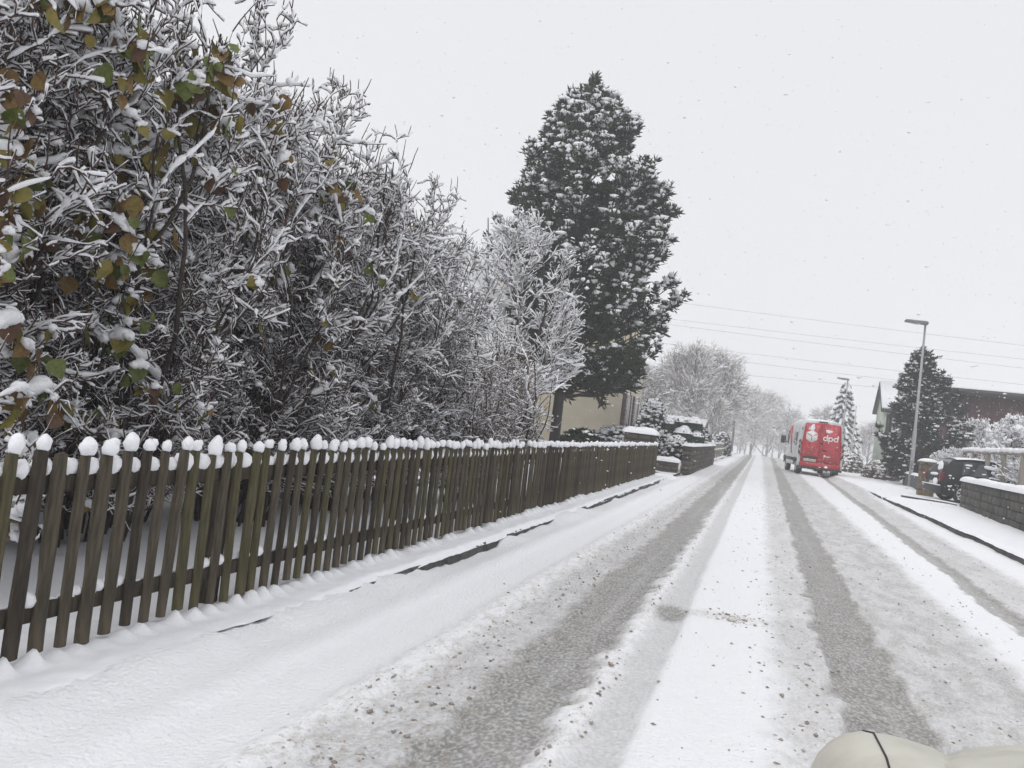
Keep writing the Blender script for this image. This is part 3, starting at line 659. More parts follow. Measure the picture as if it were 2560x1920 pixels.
def make_pine(seed, prof, cen, trunk_x, nl, nb, nt, tsize, dens, snow_fr, needle, rise=.55, tr=.2):
    """prof: [(z, radius)], cen: [(z, x offset)]; limbs rise to the crown surface and carry tufts"""
    rng = np.random.default_rng(seed); pz = np.array([p_[0] for p_ in prof]); pr = np.array([p_[1] for p_ in prof])
    cz = np.array([c_[0] for c_ in cen]); cx = np.array([c_[1] for c_ in cen])
    z0, z1 = pz[0], pz[-1]
    zz = z0 + (z1 - z0) * np.sort(rng.random(nl)) ** .95; a = rng.uniform(0, 2 * np.pi, nl) + np.arange(nl) * 2.4
    r = np.interp(zz, pz, pr) * rng.uniform(.66, 1.0, nl) * (1 + .05 * np.sin(2.3 * zz + 3 * a))
    tx = lambda z: np.interp(z, [0, z1], [trunk_x, cx[-1]])
    tip = np.stack([np.interp(zz, cz, cx) + r * np.cos(a), r * np.sin(a), zz + rng.normal(0, .15, nl)], -1)
    st = np.stack([tx(zz - rise * r), np.zeros(nl), np.maximum(zz - rise * r, z0 * .8)], -1)
    K = 7; u = np.linspace(0, 1, K)[None, :, None]
    P = st[:, None] * (1 - u) + tip[:, None] * u; P[:, :, 2] -= (np.sin(np.pi * u[..., 0]) * .12 * r[:, None]); P[:, 1:-1] += rng.normal(0, .05, (nl, K - 2, 3))
    R = (.012 + .014 * r)[:, None] * np.linspace(1, .3, K)[None]
    B, RB = kids(P, R, nb, rng, .5 * tsize * 3, 1.3 * tsize * 3, .8, .35, 5, .12, .3, None, .08, None, 0, .5, .008, tpow=.8)
    B = np.concatenate([B, walk(tip, unit(P[:, -1] - P[:, -2] + np.array([0, 0, .4])), np.full(nl, tsize * 2), 5, rng, .08, .1)])
    RB = np.concatenate([RB, np.full((nl, 5), .01)])
    idx = np.repeat(np.arange(len(B)), nt); tt = rng.uniform(.25, 1, len(idx))
    pos, tan, _ = pol(B[idx], tt); D = unit(tan + np.array([0, 0, .7]))
    size = tsize * rng.uniform(.7, 1.25, len(pos))
    nd = MB(); v, q = tufts(pos, D, size, rng, dens); nd.add(v, q)
    tk = MB(); tk.tube([(trunk_x, 0, -.3), (tx(z1 * .3), 0, z1 * .3), (tx(z1 * .7), 0, z1 * .7), (cx[-1], 0, z1 - .3)], [tr, tr * .8, tr * .4, .03], 10)
    lm = MB(); addt(lm, P, R, 5); addt(lm, B, RB, 3)
    # snow on the outer, upper tufts
    cxy = np.interp(pos[:, 2], cz, cx); rel = np.hypot(pos[:, 0] - cxy, pos[:, 1]) / np.maximum(np.interp(pos[:, 2], pz, pr), .3)
    clus = np.sin(2.6 * pos[:, 0] + 1.9 * pos[:, 2]) + np.sin(2.9 * pos[:, 1] - 2.4 * pos[:, 2] + 1) + np.sin(3.7 * pos[:, 2] + 1.3 * pos[:, 0] - pos[:, 1])
    pick = rng.random(len(pos)) < (.35 + .9 * sstep(-.4, 1.0, clus)) * snow_fr * sstep(.35, .95, rel + .25 * (pos[:, 2] - z0) / (z1 - z0)) * (.35 + .65 * sstep(z0, z0 + .45 * (z1 - z0), pos[:, 2]))
    sp = pos[pick] + np.array([0, 0, 1.0]) * (size[pick] * .45)[:, None]; sn = MB()
    v, q, t_ = snow_pads(sp, size[pick] * .54, size[pick] * .25, rng); sn.add(v, q, t_)
    return tk.mesh('trunk', BLACKBARK), lm.mesh('limbs', BLACKBARK), nd.mesh('needles', needle, False), sn.mesh('crown_snow', SNOWTWIG)
def place_tree(parts, name, label, cat, loc, rz=0, sc=1.0, group=None):
    t = thing(name, label, cat, loc, rz, group, sc)
    for nm, me in zip(('trunk', 'limbs', 'crown', 'crown_snow'), parts):
        link(nm, me, t, kind='stuff' if nm == 'crown_snow' else None)
    return t
pineA = make_pine(31, [(2.6, 1.4), (3.3, 2.2), (4.4, 2.75), (6.0, 3.25), (7.6, 3.2), (9.4, 2.75), (10.9, 2.1), (11.8, 1.45), (12.4, .85), (12.7, .3)], [(2, .3), (4, .15), (7, -.45), (10, -.6), (12.7, -.75)], -0.75, 230, 9, 5, .27, 11, .85, NEEDLE)
place_tree(pineA, 'pine_tree', 'tall dark pine with snow on its tufts in front of the cream house', 'tree', (-6.2, 26.2, 0))
pineB = make_pine(37, [(.25, 1.4), (1.0, 1.75), (2.2, 1.9), (3.3, 1.75), (4.3, 1.25), (5.2, .75), (6.1, .08)], [(0, 0.25), (3, .2), (6, -.2)], 0.0, 150, 9, 6, .20, 11, .42, NEEDLE2, .7, .12)
place_tree(pineB, 'pine_tree', 'dense dark bushy pine with snowy tips behind the right street lamp', 'tree', (7.35, 41.6, .1), 0, (1.14, 1.0, 1.0))

def make_spruce(seed, h, rb, tiers, needle):
    rng = np.random.default_rng(seed); P = []; 
    for k in range(tiers):
        u = (k + .5) / tiers; z = .5 + (h - .6) * u; r = rb * (1 - u) ** .85 + .12; n_ = max(5, int(11 * (1 - u) + 4))
        for j in range(n_):
            a = 2 * np.pi * j / n_ + rng.uniform(-.3, .3) + k; L = r * rng.uniform(.75, 1.1); s = np.linspace(0, 1, 6)
            P.append(np.stack([np.cos(a) * L * s, np.sin(a) * L * s, z + .10 * L * np.sin(s * 3) - .42 * L * s ** 1.6], -1))
    P = np.array(P); R = np.full(P.shape[:2], .018) * np.linspace(1, .3, 6)[None]
    idx = np.repeat(np.arange(len(P)), 34); tt = rng.uniform(.1, 1, len(idx)); pos, tan, _ = pol(P[idx], tt)
    pos = pos + rng.normal(0, .05, pos.shape) * [1, 1, .5]; nd = MB(); v, q = tufts(pos, unit(tan + [0, 0, -.5]), rng.uniform(.12, .24, len(pos)) * h / 7, rng, 7, .16); nd.add(v, q)
    tk = MB(); tk.tube([(0, 0, -.2), (0, 0, h * .5), (0, 0, h)], [.13, .08, .015], 8)
    lm = MB(); addt(lm, P, R, 4); sn = MB(); C, r = snowy(P, R * 1.5, .16 * h / 7, rng, .25, 2); addt(sn, C, r, 7)
    pk = rng.random(len(pos)) < .12; v, q, t_ = snow_pads(pos[pk] + [0, 0, .07], np.full(pk.sum(), .13), np.full(pk.sum(), .06), rng); sn.add(v, q, t_)
    return tk.mesh('trunk', BLACKBARK), lm.mesh('limbs', BLACKBARK), nd.mesh('needles', needle, False), sn.mesh('crown_snow', SNOWTWIG)
spr = make_spruce(41, 7.7, 2.35, 15, NEEDLE2)
place_tree(spr, 'spruce_tree', 'slim spruce with thick snow on its drooping boughs right of the van', 'tree', (6.7, 74, 0))
def make_mound(seed, rx_, ry_, h, n_, needle, tsz, snow=.55, layers=True):
    """low dense evergreen bush with ledges of snow"""
    rng = np.random.default_rng(seed); a = rng.uniform(0, 2 * np.pi, n_); zz = rng.random(n_) ** .8; rr = np.sqrt(np.clip(1 - zz ** 2.2, 0, 1)) * rng.uniform(.75, 1.03, n_)
    pos = np.stack([rx_ * rr * np.cos(a), ry_ * rr * np.sin(a), h * zz], -1); D = unit(np.stack([np.cos(a), np.sin(a), .5 + zz], -1))
    nd = MB(); v, q = tufts(pos, D, rng.uniform(.7, 1.2, n_) * tsz, rng, 8, .17); nd.add(v, q)
    core = MB(); core.blob((0, 0, h * .35), rx_ * .72, ry_ * .72, h * .52, rng, .06, 12, 8)
    sn = MB(); pk = rng.random(n_) < snow * (.3 + .7 * zz); v, q, t_ = snow_pads(pos[pk] + np.array([0, 0, .45 * tsz]), np.full(pk.sum(), tsz * .75), np.full(pk.sum(), tsz * .33), rng); sn.add(v, q, t_)
    lm = MB(); lm.tube([(0, 0, -.2), (0, 0, h * .6)], [.05, .03], 6)
    return lm.mesh('stems', BLACKBARK), core.mesh('inner_foliage', needle), nd.mesh('foliage', needle, False), sn.mesh('snow_cover', SNOWTWIG)
def place_bush(parts, name, label, loc, rz=0, sc=1.0, group=None):
    t = thing(name, label, 'bush', loc, rz, group, sc)
    for nm, me in zip(('stems', 'inner_foliage', 'foliage', 'snow_cover'), parts): link(nm, me, t, kind='stuff' if nm == 'snow_cover' else None)
    return t
moundA = make_mound(51, .85, .8, 2.35, 900, NEEDLE2, .17, .6)
place_bush(moundA, 'dwarf_conifer', 'rounded dwarf conifer layered with snow beside the cream house corner', (-4.62, 33.6, .1), 0, (.85, .85, 1.05))
moundB = make_mound(53, 1.3, 1.0, .75, 600, NEEDLE2, .15, .9)
place_bush(moundB, 'juniper_bush', 'low spreading evergreen under snow left of the stone gate pier', (-4.7, 27.6, .45), 0, (1.1, 1.0, 1.0))
moundC = make_mound(57, .62, .5, .52, 420, NEEDLE, .11, .10)
place_bush(moundC, 'evergreen_bush', 'small dark evergreen dome just above the fence top below the house', (-4.75, 20.8, .5), 0, 1.0)

# ------------------------------------------------------------------ topiary, walls and gate pier on the left
rng = np.random.default_rng(61)
t = thing('topiary_tree', 'clipped dark green topiary of balls under thick snow caps on the left', 'topiary', (-3.55, 34.0, 0))
balls = [(-.50, 0, 1.45, .44), (.66, .2, 1.62, .38), (.06, .1, 1.62, .34), (.30, -.15, 1.10, .44), (-.42, -.1, .85, .42), (.12, -.3, .60, .40), (.78, .1, 1.05, .40), (-.75, .3, .55, .42), (.7, -.1, .5, .4)]
tk = MB(); tk.tube([(0, 0, -.2), (0, 0, 1.5)], [.08, .05], 6)
for x, y, z, r in balls: tk.tube([(0, 0, max(z - .8, .1)), (x, y, z)], [.04, .02], 5)
tk.obj('trunk', BLACKBARK, t)
for x, y, z, r in balls:
    mb = MB(); n_ = int(900 * r); d = unit(rng.normal(0, 1, (n_, 3))); v, q = tufts(d * r * .93 + [x, y, z], d, np.full(n_, .11), rng, 4, .3); mb.add(v, q); mb.blob((x, y, z), r * .92, r * .92, r * .92, rng, .03, 14, 10)
    b = mb.obj('leaf_ball', BOXLEAF, t, smooth=False)
    mb = MB(); mb.blob((x, y, z + .06 * r), r * 1.07, r * 1.07, r * 1.12, rng, .05, 18, 12, flat=r * .42); mb.blob((x + .1 * r, y, z + r * 1.02), r * .5, r * .5, r * .26, rng, .08, 12, 7); mb.obj('snow_cap', SNOW, b)

def stone_wall(name, label, p0, p1, z0, h, th, mats, bl, bh, seed, snow=.09, group=None, over=.05):
    """blocks in courses, each a part, recessed mortar core, snow on the coping"""
    rng = np.random.default_rng(seed); t = thing(name, label, 'wall', (p0[0], p0[1], z0), math.atan2(p1[1] - p0[1], p1[0] - p0[0]), group)
    L = math.hypot(p1[0] - p0[0], p1[1] - p0[1])
    mb = MB(); mb.box(.03, L - .03, -th + .03, -.03, -.25, h - .03); mb.obj('mortar_core', MORTAR, t, smooth=False)
    rows = int(round(h / bh)); hh = h / rows; cache = []
    for k in range(14):
        m_ = MB(); m_.bevel_box(0, 1, -1, 0, 0, 1, .06, jit=.018, rng=rng); cache.append(m_.mesh('stone', mats[k % len(mats)], False))
    for r in range(rows):
        x = 0
        while x < L - .01:
            w = min(bl * rng.uniform(.6, 1.5), L - x); w = L - x if L - x - w < bl * .3 else w
            o = link('stone', cache[rng.integers(14)], t, loc=(x + .006, rng.uniform(-.012, .012), r * hh + .006)); o.scale = (w - .012, th, hh - .012); x += w
    n_ = int(L / .09) + 2; u = np.linspace(-over, L + over, n_); prof = np.linspace(0, np.pi, 9); A, B = np.meshgrid(np.arange(n_), prof, indexing='ij')
    hs = snow * (.8 + .5 * fbm(u * 1.5, u * 0, seed, 3)); hs[0] *= .5; hs[-1] *= .5; hs[1] *= .85; hs[-2] *= .85
    wv = th / 2 + over * (.7 + .6 * fbm(u * 3, u * 0 + 4, seed, 3))
    X = u[:, None] + 0 * B; Y = -th / 2 - np.cos(B) * wv[:, None]; Z = h + .004 + np.sin(B) ** .6 * hs[:, None] - .012 * (np.sin(B) < .1)
    i, j = np.meshgrid(np.arange(n_ - 1), np.arange(8), indexing='ij'); b = i * 9 + j
    mb = MB(); mb.add(np.stack([X, Y, Z], -1).reshape(-1, 3), np.stack([b, b + 9, b + 10, b + 1], -1).reshape(-1, 4))
    e0 = list(range(9)); e1 = [(n_ - 1) * 9 + k for k in range(9)]
    mb.Q.append(np.array([(e0[0], e0[k], e0[k + 1], e0[0]) for k in range(1, 8)])[:0].reshape(-1, 4)); mb.T.append(np.array([(e0[0], e0[k], e0[k + 1]) for k in range(1, 8)] + [(e1[0], e1[k + 1], e1[k]) for k in range(1, 8)]))
    mb.obj('coping_snow', SNOW, t, kind='stuff'); return t
# walls beyond the fence
stone_wall('stone_wall', 'dark stone garden wall running along the left pavement beyond the fence', (-2.42, 25.6), (-2.42, 38.8), -.08, .98, .3, DSTONE, .42, .17, 5, .07)
stone_wall('stone_wall', 'low dark stone return wall at the corner left of the topiary', (-3.25, 25.2), (-2.45, 25.2), -.08, .42, .3, DSTONE, .3, .16, 6, .13)
stone_wall('gate_pier', 'dark stone gate pier with a thick curved snow cap behind the fence end', (-3.98, 23.6), (-3.02, 23.6), -.08, 1.22, .45, DSTONE, .3, .2, 8, .17)['category'] = 'gate pier'
mB = make_mound(63, .42, .42, .78, 380, NEEDLE2, .12, .8)
place_bush(mB, 'wall_bush', 'squat dark bush with a snow cushion at the wall corner', (-2.72, 26.4, .35))
t = thing('rail_fence', 'thin pale rail fence far down the left pavement past the stone wall', 'fence', (-2.75, 44, 0))
for k in range(9):
    mb = MB(); mb.bevel_box(-.05, .05, k * 2.2 - .05, k * 2.2 + .05, -.2, .9, .01); mb.obj('post', TIMBER, t, smooth=False)
for z in (.45, .84):
    mb = MB(); mb.bevel_box(-.03, .03, -.1, 17.8, z, z + .09, .01); r = mb.obj('rail', TIMBER, t, smooth=False)
    mb = MB(); mb.tube([(0, y_, z + .12) for y_ in np.linspace(-.1, 17.8, 30)], .05, 7); mb.obj('rail_snow', SNOW, r)
mC = make_mound(65, .7, .9, 1.75, 700, NEEDLE2, .16, .45)
place_bush(mC, 'far_bush', 'upright evergreen bush beside the far end of the left walls', (-2.9, 62.5, 0))
place_bush(mC, 'far_bush', 'wide snow capped bush between the topiary and the bare trees', (-4.3, 50.5, 0), 1.1, (1.7, 1.6, 1.15))
place_bush(mC, 'far_bush', 'evergreen bush behind the dwarf conifer near the cream house', (-6.4, 42.5, 0), 2.0, (1.2, 1.2, 1.2))

# ------------------------------------------------------------------ houses
def window(parent, M, w, h, mats, pane=GLASS, name='window'):
    """window in a wall whose local frame is M (x along, y out, z up; origin at sill centre)"""
    mb = MB(); 
    for a in ((-w / 2 - .06, -w / 2, 0, h), (w / 2, w / 2 + .06, 0, h), (-w / 2 - .06, w / 2 + .06, h, h + .07), (-w / 2 - .06, w / 2 + .06, -.07, 0), (-.025, .025, 0, h)):
        mb.box(a[0], a[1], 0.003, .05, a[2], a[3], M)
    f = mb.obj(name, mats, parent, smooth=False)
    mb = MB(); mb.box(-w / 2, w / 2, .004, .016, 0, h, M); mb.obj('pane', pane, f, smooth=False)
    mb = MB(); mb.box(-w / 2 - .12, w / 2 + .12, .003, .12, -.13, -.075, M); mb.obj('sill', CONCRETE, f, smooth=False)
    return f
def wallM(x, y, z, ang): return Matrix.Translation((x, y, z)) @ Matrix.Rotation(ang, 4, 'Z')
def gable_house(name, label, x0, x1, y0, y1, eave, ridge, along, wall, roofm, ov=.5, snow=.18):
    """ridge along 'x' or 'y'"""
    t = thing(name, label, 'house', ((x0 + x1) / 2, (y0 + y1) / 2, 0)); cx, cy = t.location[0], t.location[1]
    a0, a1, b0, b1 = x0 - cx, x1 - cx, y0 - cy, y1 - cy
    mb = MB()
    if along == 'y': mb.prism([(a0, -.3), (a1, -.3), (a1, eave), (0, ridge), (a0, eave)], 'y', b0, b1)
    else: mb.prism([(b0, -.3), (b1, -.3), (b1, eave), (0, ridge), (b0, eave)], 'x', a0, a1)
    mb.obj('wall', wall, t, smooth=False)
    half = (a1 if along == 'y' else b1); sl = (ridge - eave) / half; th = .18
    def slab(s, lift, thick, ext):
        ex = half + ov + ext; z_e = ridge - sl * ex
        return [(0, ridge + lift), (s * ex, z_e + lift), (s * ex, z_e + lift + thick), (0, ridge + lift + thick)]
    lo, hi = (b0 - ov, b1 + ov) if along == 'y' else (a0 - ov, a1 + ov)
    for s in (-1, 1):
        mb = MB(); mb.prism(slab(s, .003, th, 0), 'y' if along == 'y' else 'x', lo, hi); r = mb.obj('roof', roofm, t, smooth=False)
        mb = MB(); mb.prism(slab(s, th + .006, snow, -.05), 'y' if along == 'y' else 'x', lo + .04, hi - .04); mb.obj('roof_snow', SNOW, r, smooth=False)
    return t
# cream house with shutters, plain end wall to the street corner
HX, HY0, HY1 = -6.15, 34.0, 39.6
ch = gable_house('cream_house', 'two storey cream rendered house with dark red shutters behind the pine', -16.0, HX, HY0, HY1, 6.5, 8.7, 'y', CREAM, DARKTRIM, .15)
cx, cy = ch.location[0], ch.location[1]
for (yc, z, w, h) in ((35.75, 1.35, .75, 1.45), (38.1, 1.35, .75, 1.45), (35.75, 4.1, .75, 1.3), (38.1, 4.1, .75, 1.3)):
    M = wallM(HX - cx, yc - cy, z, -math.pi / 2)
    f = window(ch, M, w, h, PRINT)
    for s in (-1, 1):
        mb = MB(); xs = s * (w / 2 + .30)
        mb.box(xs - .22, xs + .22, .003, .05, -.04, h + .04, M); sh = mb.obj('shutter', SHUTTER, ch, smooth=False)
        for k in range(7):
            mb = MB(); mb.box(xs - .17, xs + .17, .05, .066, .02 + k * h / 7, .02 + (k + .6) * h / 7, M); mb.obj('slat', SHUTTER, sh, smooth=False)
mb = MB(); mb.tube([(HX - cx + .07, HY0 - cy + .25, 0), (HX - cx + .07, HY0 - cy + .25, 6.6)], [.05, .05], 8); mb.obj('downpipe', SHUTTER, ch)
for xw in (-12.5, -9.8):
    window(ch, wallM(xw - cx, HY0 - cy, 4.2, math.pi), 1.0, 1.3, PRINT)
# dark timber gable house behind the shrubs
dh = gable_house('timber_house', 'dark brown timber gable house peeking out behind the bare shrubs', -13.6, -8.0, 17.5, 27.0, 3.4, 6.75, 'y', BROWNBOARD, BROWNBOARD, .35, .05)
for xw, z in ((-10.6, 1.2), (-8.6, 1.2), (-9.7, 4.2)):
    window(dh, wallM(xw - dh.location[0], 17.5 - dh.location[1], z, math.pi), 1.0, 1.2, PRINT)
# small pale house far on the left
fh = gable_house('pale_house', 'small pale bungalow under snow past the topiary on the left', -6.3, -4.1, 53.5, 58, 1.35, 2.15, 'x', GREENWALL, DARKTRIM, .35, .2)
window(fh, wallM(-.3, -2.25, .7, math.pi), .6, .45, PRINT)
# pale green house right, roof slope to the camera
gh = gable_house('green_house', 'pale green house with a snowy roof slope left of the dark pine', 7.3, 15.5, 54.0, 57.6, 4.45, 6.15, 'x', GREENWALL, DARKTRIM, .25, .10)
gx_, gy_ = gh.location[0], gh.location[1]
mb = MB(); mb.tube([(7.9 - gx_, 53.9 - gy_, 0), (7.9 - gx_, 53.9 - gy_, 4.2), (7.95 - gx_, 53.7 - gy_, 4.45)], [.06, .06, .06], 8); mb.obj('downpipe', DARKTRIM, gh)
window(gh, wallM(7.5 - gx_ + .1, 54.0 - gy_, 2.75, math.pi), .22, 1.3, DARKTRIM)
window(gh, wallM(9.6 - gx_, 54.0 - gy_, 1.2, math.pi), 1.2, 1.3, PRINT)
# flat roofed oxblood house right
t = thing('red_house', 'long dark red flat roofed house behind the pine and bushes on the right', 'house', (14, 50, 0))
mb = MB(); mb.box(-4.6, 6, -4, 4, -.3, 5.15); mb.obj('wall', REDWALL, t, smooth=False)
mb = MB(); mb.box(-5.2, 6.5, -4.6, 4.6, 5.155, 5.42); r = mb.obj('roof', DARKTRIM, t, smooth=False)
mb = MB(); mb.box(-5.1, 6.4, -4.5, 4.5, 5.424, 5.45); mb.obj('roof_snow', SNOW, r, smooth=False)
for k in range(34):
    mb = MB(); mb.box(-4.6 + k * .312 + .012, -4.6 + (k + 1) * .312 - .012, -4.022, -4.001, -.2, 5.1); mb.obj('plank', REDWALL, t, smooth=False)
for xw in (-1.8, 1.5, 4.2): window(t, wallM(xw, -4.022, 1.1, math.pi), 1.2, 1.2, PRINT)

# ------------------------------------------------------------------ right side walls, fence, bushes
stone_wall('stone_wall', 'grey squared stone wall with a thick snow top at the right edge', (4.86, 13.0), (5.62, 25.3), .06, .82, .32, STONE, .40, .2, 15, .13)
t = thing('rendered_wall', 'low charcoal rendered wall in front of the right street lamp', 'wall', (6.15, 33.2, .1), math.atan2(11, .75))
mb = MB(); mb.bevel_box(0, 8.5, -.22, 0, -.3, .58, .02); mb.obj('wall_body', DARKRENDER, t, smooth=False)
mb = MB(); u = np.linspace(-.05, 8.55, 60)
mb.add(np.stack([np.repeat(u, 5), np.tile([-.27, -.22, -.11, 0, .05], 60), np.tile([.57, .64, .68, .64, .57], 60) + np.repeat(.02 * fbm(u, u * 0, 3), 5)], -1), [(i * 5 + j, i * 5 + 5 + j, i * 5 + 6 + j, i * 5 + j + 1) for i in range(59) for j in range(4)]); mb.obj('wall_snow', SNOW, t, kind='stuff')
t = thing('gate_pillar', 'brown stone gate pillar with a snowy cap left of the parked car', 'pillar', (5.62, 30.2, .1))
rngp = np.random.default_rng(3)
for k in range(5):
    mb = MB(); mb.bevel_box(-.24, .24, -.24, .24, k * .23 - (.2 if k == 0 else 0), k * .23 + .222, .03, jit=.006, rng=rngp); mb.obj('stone', BROWNSTONE, t, smooth=False)
mb = MB(); mb.bevel_box(-.3, .3, -.3, .3, 1.153, 1.21, .015); mb.obj('cap_slab', BROWNSTONE, t, smooth=False)
mb = MB(); mb.blob((0, 0, 1.21), .33, .33, .13, rngp, .05, 16, 8, flat=0.002); mb.obj('snow_cap', SNOW, t)
# post and rail frame in the garden
t = thing('garden_trellis', 'bleached timber post and rail frame with snow on its top bar', 'trellis', (6.75, 24, .1), 0)
for k, (y, h) in enumerate(((0, 1.68), (1.75, 1.68), (3.4, 1.68), (5.0, 1.68), (6.3, 1.68))):
    mb = MB(); mb.bevel_box(-.06, .06, y - .06, y + .06, -.3, h, .01); mb.obj('post', TIMBER, t, smooth=False)
mb = MB(); mb.bevel_box(-.05, .05, -2.5, 6.4, 1.682, 1.76, .01); b = mb.obj('top_bar', TIMBER, t, smooth=False)
for (ya, yb) in ((-2.4, 1.9), (2.1, 4.2), (4.45, 6.45)):
    yy = np.linspace(ya, yb, 24); mb = MB(); mb.tube(np.stack([yy * 0, yy, 1.80 + .01 * rngp.normal(0, 1, 24)], -1), .075 * (1 + .1 * rngp.normal(0, 1, 24)), 9); mb.obj('bar_snow', SNOW, b)
t = thing('sign_box', 'small grey sign box on a post beside the timber frame', 'sign', (6.95, 29.5, .1))
mb = MB(); mb.bevel_box(-.14, .14, -.06, .06, 1.02, 1.50, .02); mb.obj('panel', SIGNGREY, t, smooth=False); mb = MB(); mb.tube([(0, 0, -.3), (0, 0, 1.02)], [.03, .03], 8); mb.obj('post', DARKTRIM, t)

shD = make_shrub(404, 2.5, 1.3, 16, 10, 7, 3, .030, 1.2, .2, (2.6, 3.0), 60)
shD['twigs'].materials.clear(); shD['twigs'].materials.append(TWIGB)
GR2 = 'snowy garden bushes on the right'
place_shrub(shD, 'snowy_bush', 'big snow heaped bush at the right edge behind the timber frame', 'shrub', (8.15, 28.2, .1), .3, (1.15, 1.15, 1.28), GR2)
place_shrub(shD, 'snowy_bush', 'brownish snowy bush beneath the big one behind the stone wall', 'shrub', (7.6, 25.4, .1), 2.3, (1.0, 1.0, .72), GR2)
place_shrub(shD, 'snowy_bush', 'low snow covered bush just behind the parked car', 'shrub', (6.75, 32.2, .1), 4.0, (.75, .75, .78), GR2)
place_shrub(shD, 'snowy_bush', 'snowy bush against the red house right of the dark pine', 'shrub', (10.6, 44.0, .1), 1.0, (1.5, 1.2, 1.55), GR2)
moundH = make_mound(71, 1.0, 2.2, 1.0, 1000, TWIGB, .17, .55)
place_bush(moundH, 'clipped_hedge', 'brown clipped hedge between the van and the charcoal wall', (6.35, 46.5, .05), 0, (.85, 1.1, 1.0))
place_bush(moundH, 'clipped_hedge', 'snow buried hedge directly right of the van', (5.6, 56, .05), 0, (.9, 1.6, 1.25))
place_bush(moundH, 'clipped_hedge', 'far snowy hedge below the spruce', (6.1, 68, .0), 0, (1.0, 1.8, 1.8))

# ------------------------------------------------------------------ street lamps, pole, cables
def street_lamp(label, x, y):
    t = thing('street_lamp', label, 'street lamp', (x, y, float(zt(y))), 0, 'street lamps along the right pavement')
    mb = MB(); mb.tube([(0, 0, -.3), (0, 0, 2.6), (0, 0, 2.75), (.0, 0, 7.5)], [.085, .085, .06, .045], 12); mb.obj('pole', GALV, t)
    mb = MB(); mb.prism([(.09, 7.48), (.11, 7.58), (.05, 7.62), (-.82, 7.66), (-.86, 7.62), (-.84, 7.57), (-.35, 7.50)], 'y', -.15, .15); h = mb.obj('lamp_head', LAMPHEAD, t, smooth=False)
    mb = MB(); mb.prism([(-.30, 7.492), (-.80, 7.560), (-.80, 7.548), (-.30, 7.478)], 'y', -.11, .11); mb.obj('lens', LENSW, h, smooth=False)
    mb = MB(); mb.prism([(.08, 7.622), (-.8, 7.664), (-.78, 7.69), (-.4, 7.70), (.05, 7.66)], 'y', -.13, .13); mb.obj('head_snow', SNOW, h, smooth=False)
    mb = MB(); mb.box(-.05, .05, -.093, -.06, .9, 1.3); mb.obj('hatch', LAMPHEAD, t, smooth=False)
street_lamp('nearest street lamp, tall grey pole in front of the dark pine', 6.47, 38.2)
street_lamp('second street lamp standing in front of the spruce', 6.4, 70)
street_lamp('farthest street lamp fading into the snowfall above the van', 7.3, 124)
t = thing('slim_pole', 'slim pale pole between the spruce and the green house', 'pole', (5.8, 56, 0))
mb = MB(); mb.tube([(0, 0, -.3), (0, 0, 4.5)], [.05, .04], 8); mb.obj('shaft', WHITEPOLE, t); mb = MB(); mb.blob((0, 0, 4.53), .06, .06, .05, rngp, .02); mb.obj('cap', WHITEPOLE, t)
for k, (za, zb) in enumerate(((19.9, 17.6), (17.4, 15.85), (16.6, 14.7), (13.8, 12.6), (12.6, 11.3), (10.4, 10.6))):
    xs = np.linspace(-90, 100, 40); zl_ = za + (zb - za) * (xs + 15) / 45 + .00016 * (xs - 5) ** 2
    mb = MB(); mb.tube(np.stack([xs, 110 + .06 * xs, zl_], -1), .019, 5)
    mb.obj('power_cable', WIRE, label='%s overhead cable strung across the sky over the street' % ('topmost', 'second highest', 'third highest', 'fourth highest', 'fifth highest', 'lowest')[k], cat='cable', group='overhead cables')

# ------------------------------------------------------------------ bare trees down the street
def make_bare(seed, h, rad, n0, n1, n2, n3, tw=TWIG, droop=0.0, snow=.03, zlow=.25):
    rng = np.random.default_rng(seed)
    T = np.array([[[0, 0, -.3], [.05, 0, h * .2], [0, .1, h * .45], [.1, 0, h * .7], [.05, 0, h * .95]]]); RTk = np.array([[.035, .03, .022, .014, .006]]) * h * .5
    c = np.array([0, 0, h * .45])
    kp = lambda C: ((np.hypot(C[:, -1, 0], C[:, -1, 1]) / rad) ** 2 + ((C[:, -1, 2] - h * .58) / (h * .44)) ** 2 < rng.normal(1.0, .16, len(C)))
    A0, R0 = kids(T, RTk, n0, rng, .35 * h, .6 * h, .75, .45, 8, .08, zlow, kp, .03, c, .5, .45, .03)
    A1, R1 = kids(A0, R0, n1, rng, .14 * h, .34 * h, .8, .15, 7, .1, .15, kp, .02, c, .3, .5, .018)
    A2, R2 = kids(A1, R1, n2, rng, .07 * h, .16 * h, .9, .1 - droop, 5, .14, .15, kp, .0 - droop * .5, c, .25, .6, .016)
    A3, R3 = kids(A2, R2, n3, rng, .03 * h, .09 * h, 1.0, .05 - droop, 3, .15, .1, None, -droop * .5, c, .15, .8, .014, .7)
    tk = MB(); addt(tk, T, RTk, 8); lm = MB(); addt(lm, A0, R0, 5); addt(lm, A1, R1, 4); cr = MB(); addt(cr, A2, R2, 3); addt(cr, A3, R3, 3)
    sn = MB(); addt(sn, *snowy(A0, R0, snow * 1.3, rng, .2, 1), 5); addt(sn, *snowy(A1, R1, snow * 1.2, rng, .2, 1), 4); addt(sn, *snowy(A2, R2, snow, rng, .2, 1), 4)
    return tk.mesh('trunk', FARBARK), lm.mesh('limbs', FARBARK), cr.mesh('twigs', tw), sn.mesh('crown_snow', SNOWTWIG)
bt1 = make_bare(81, 9.6, 3.9, 20, 12, 8, 4, RUSTTWIG, .0, .055, .08)
bt2 = make_bare(83, 12.0, 3.0, 18, 10, 8, 4, FARBARK, .18, .04, .2)
GT = 'bare trees along the left side of the street'
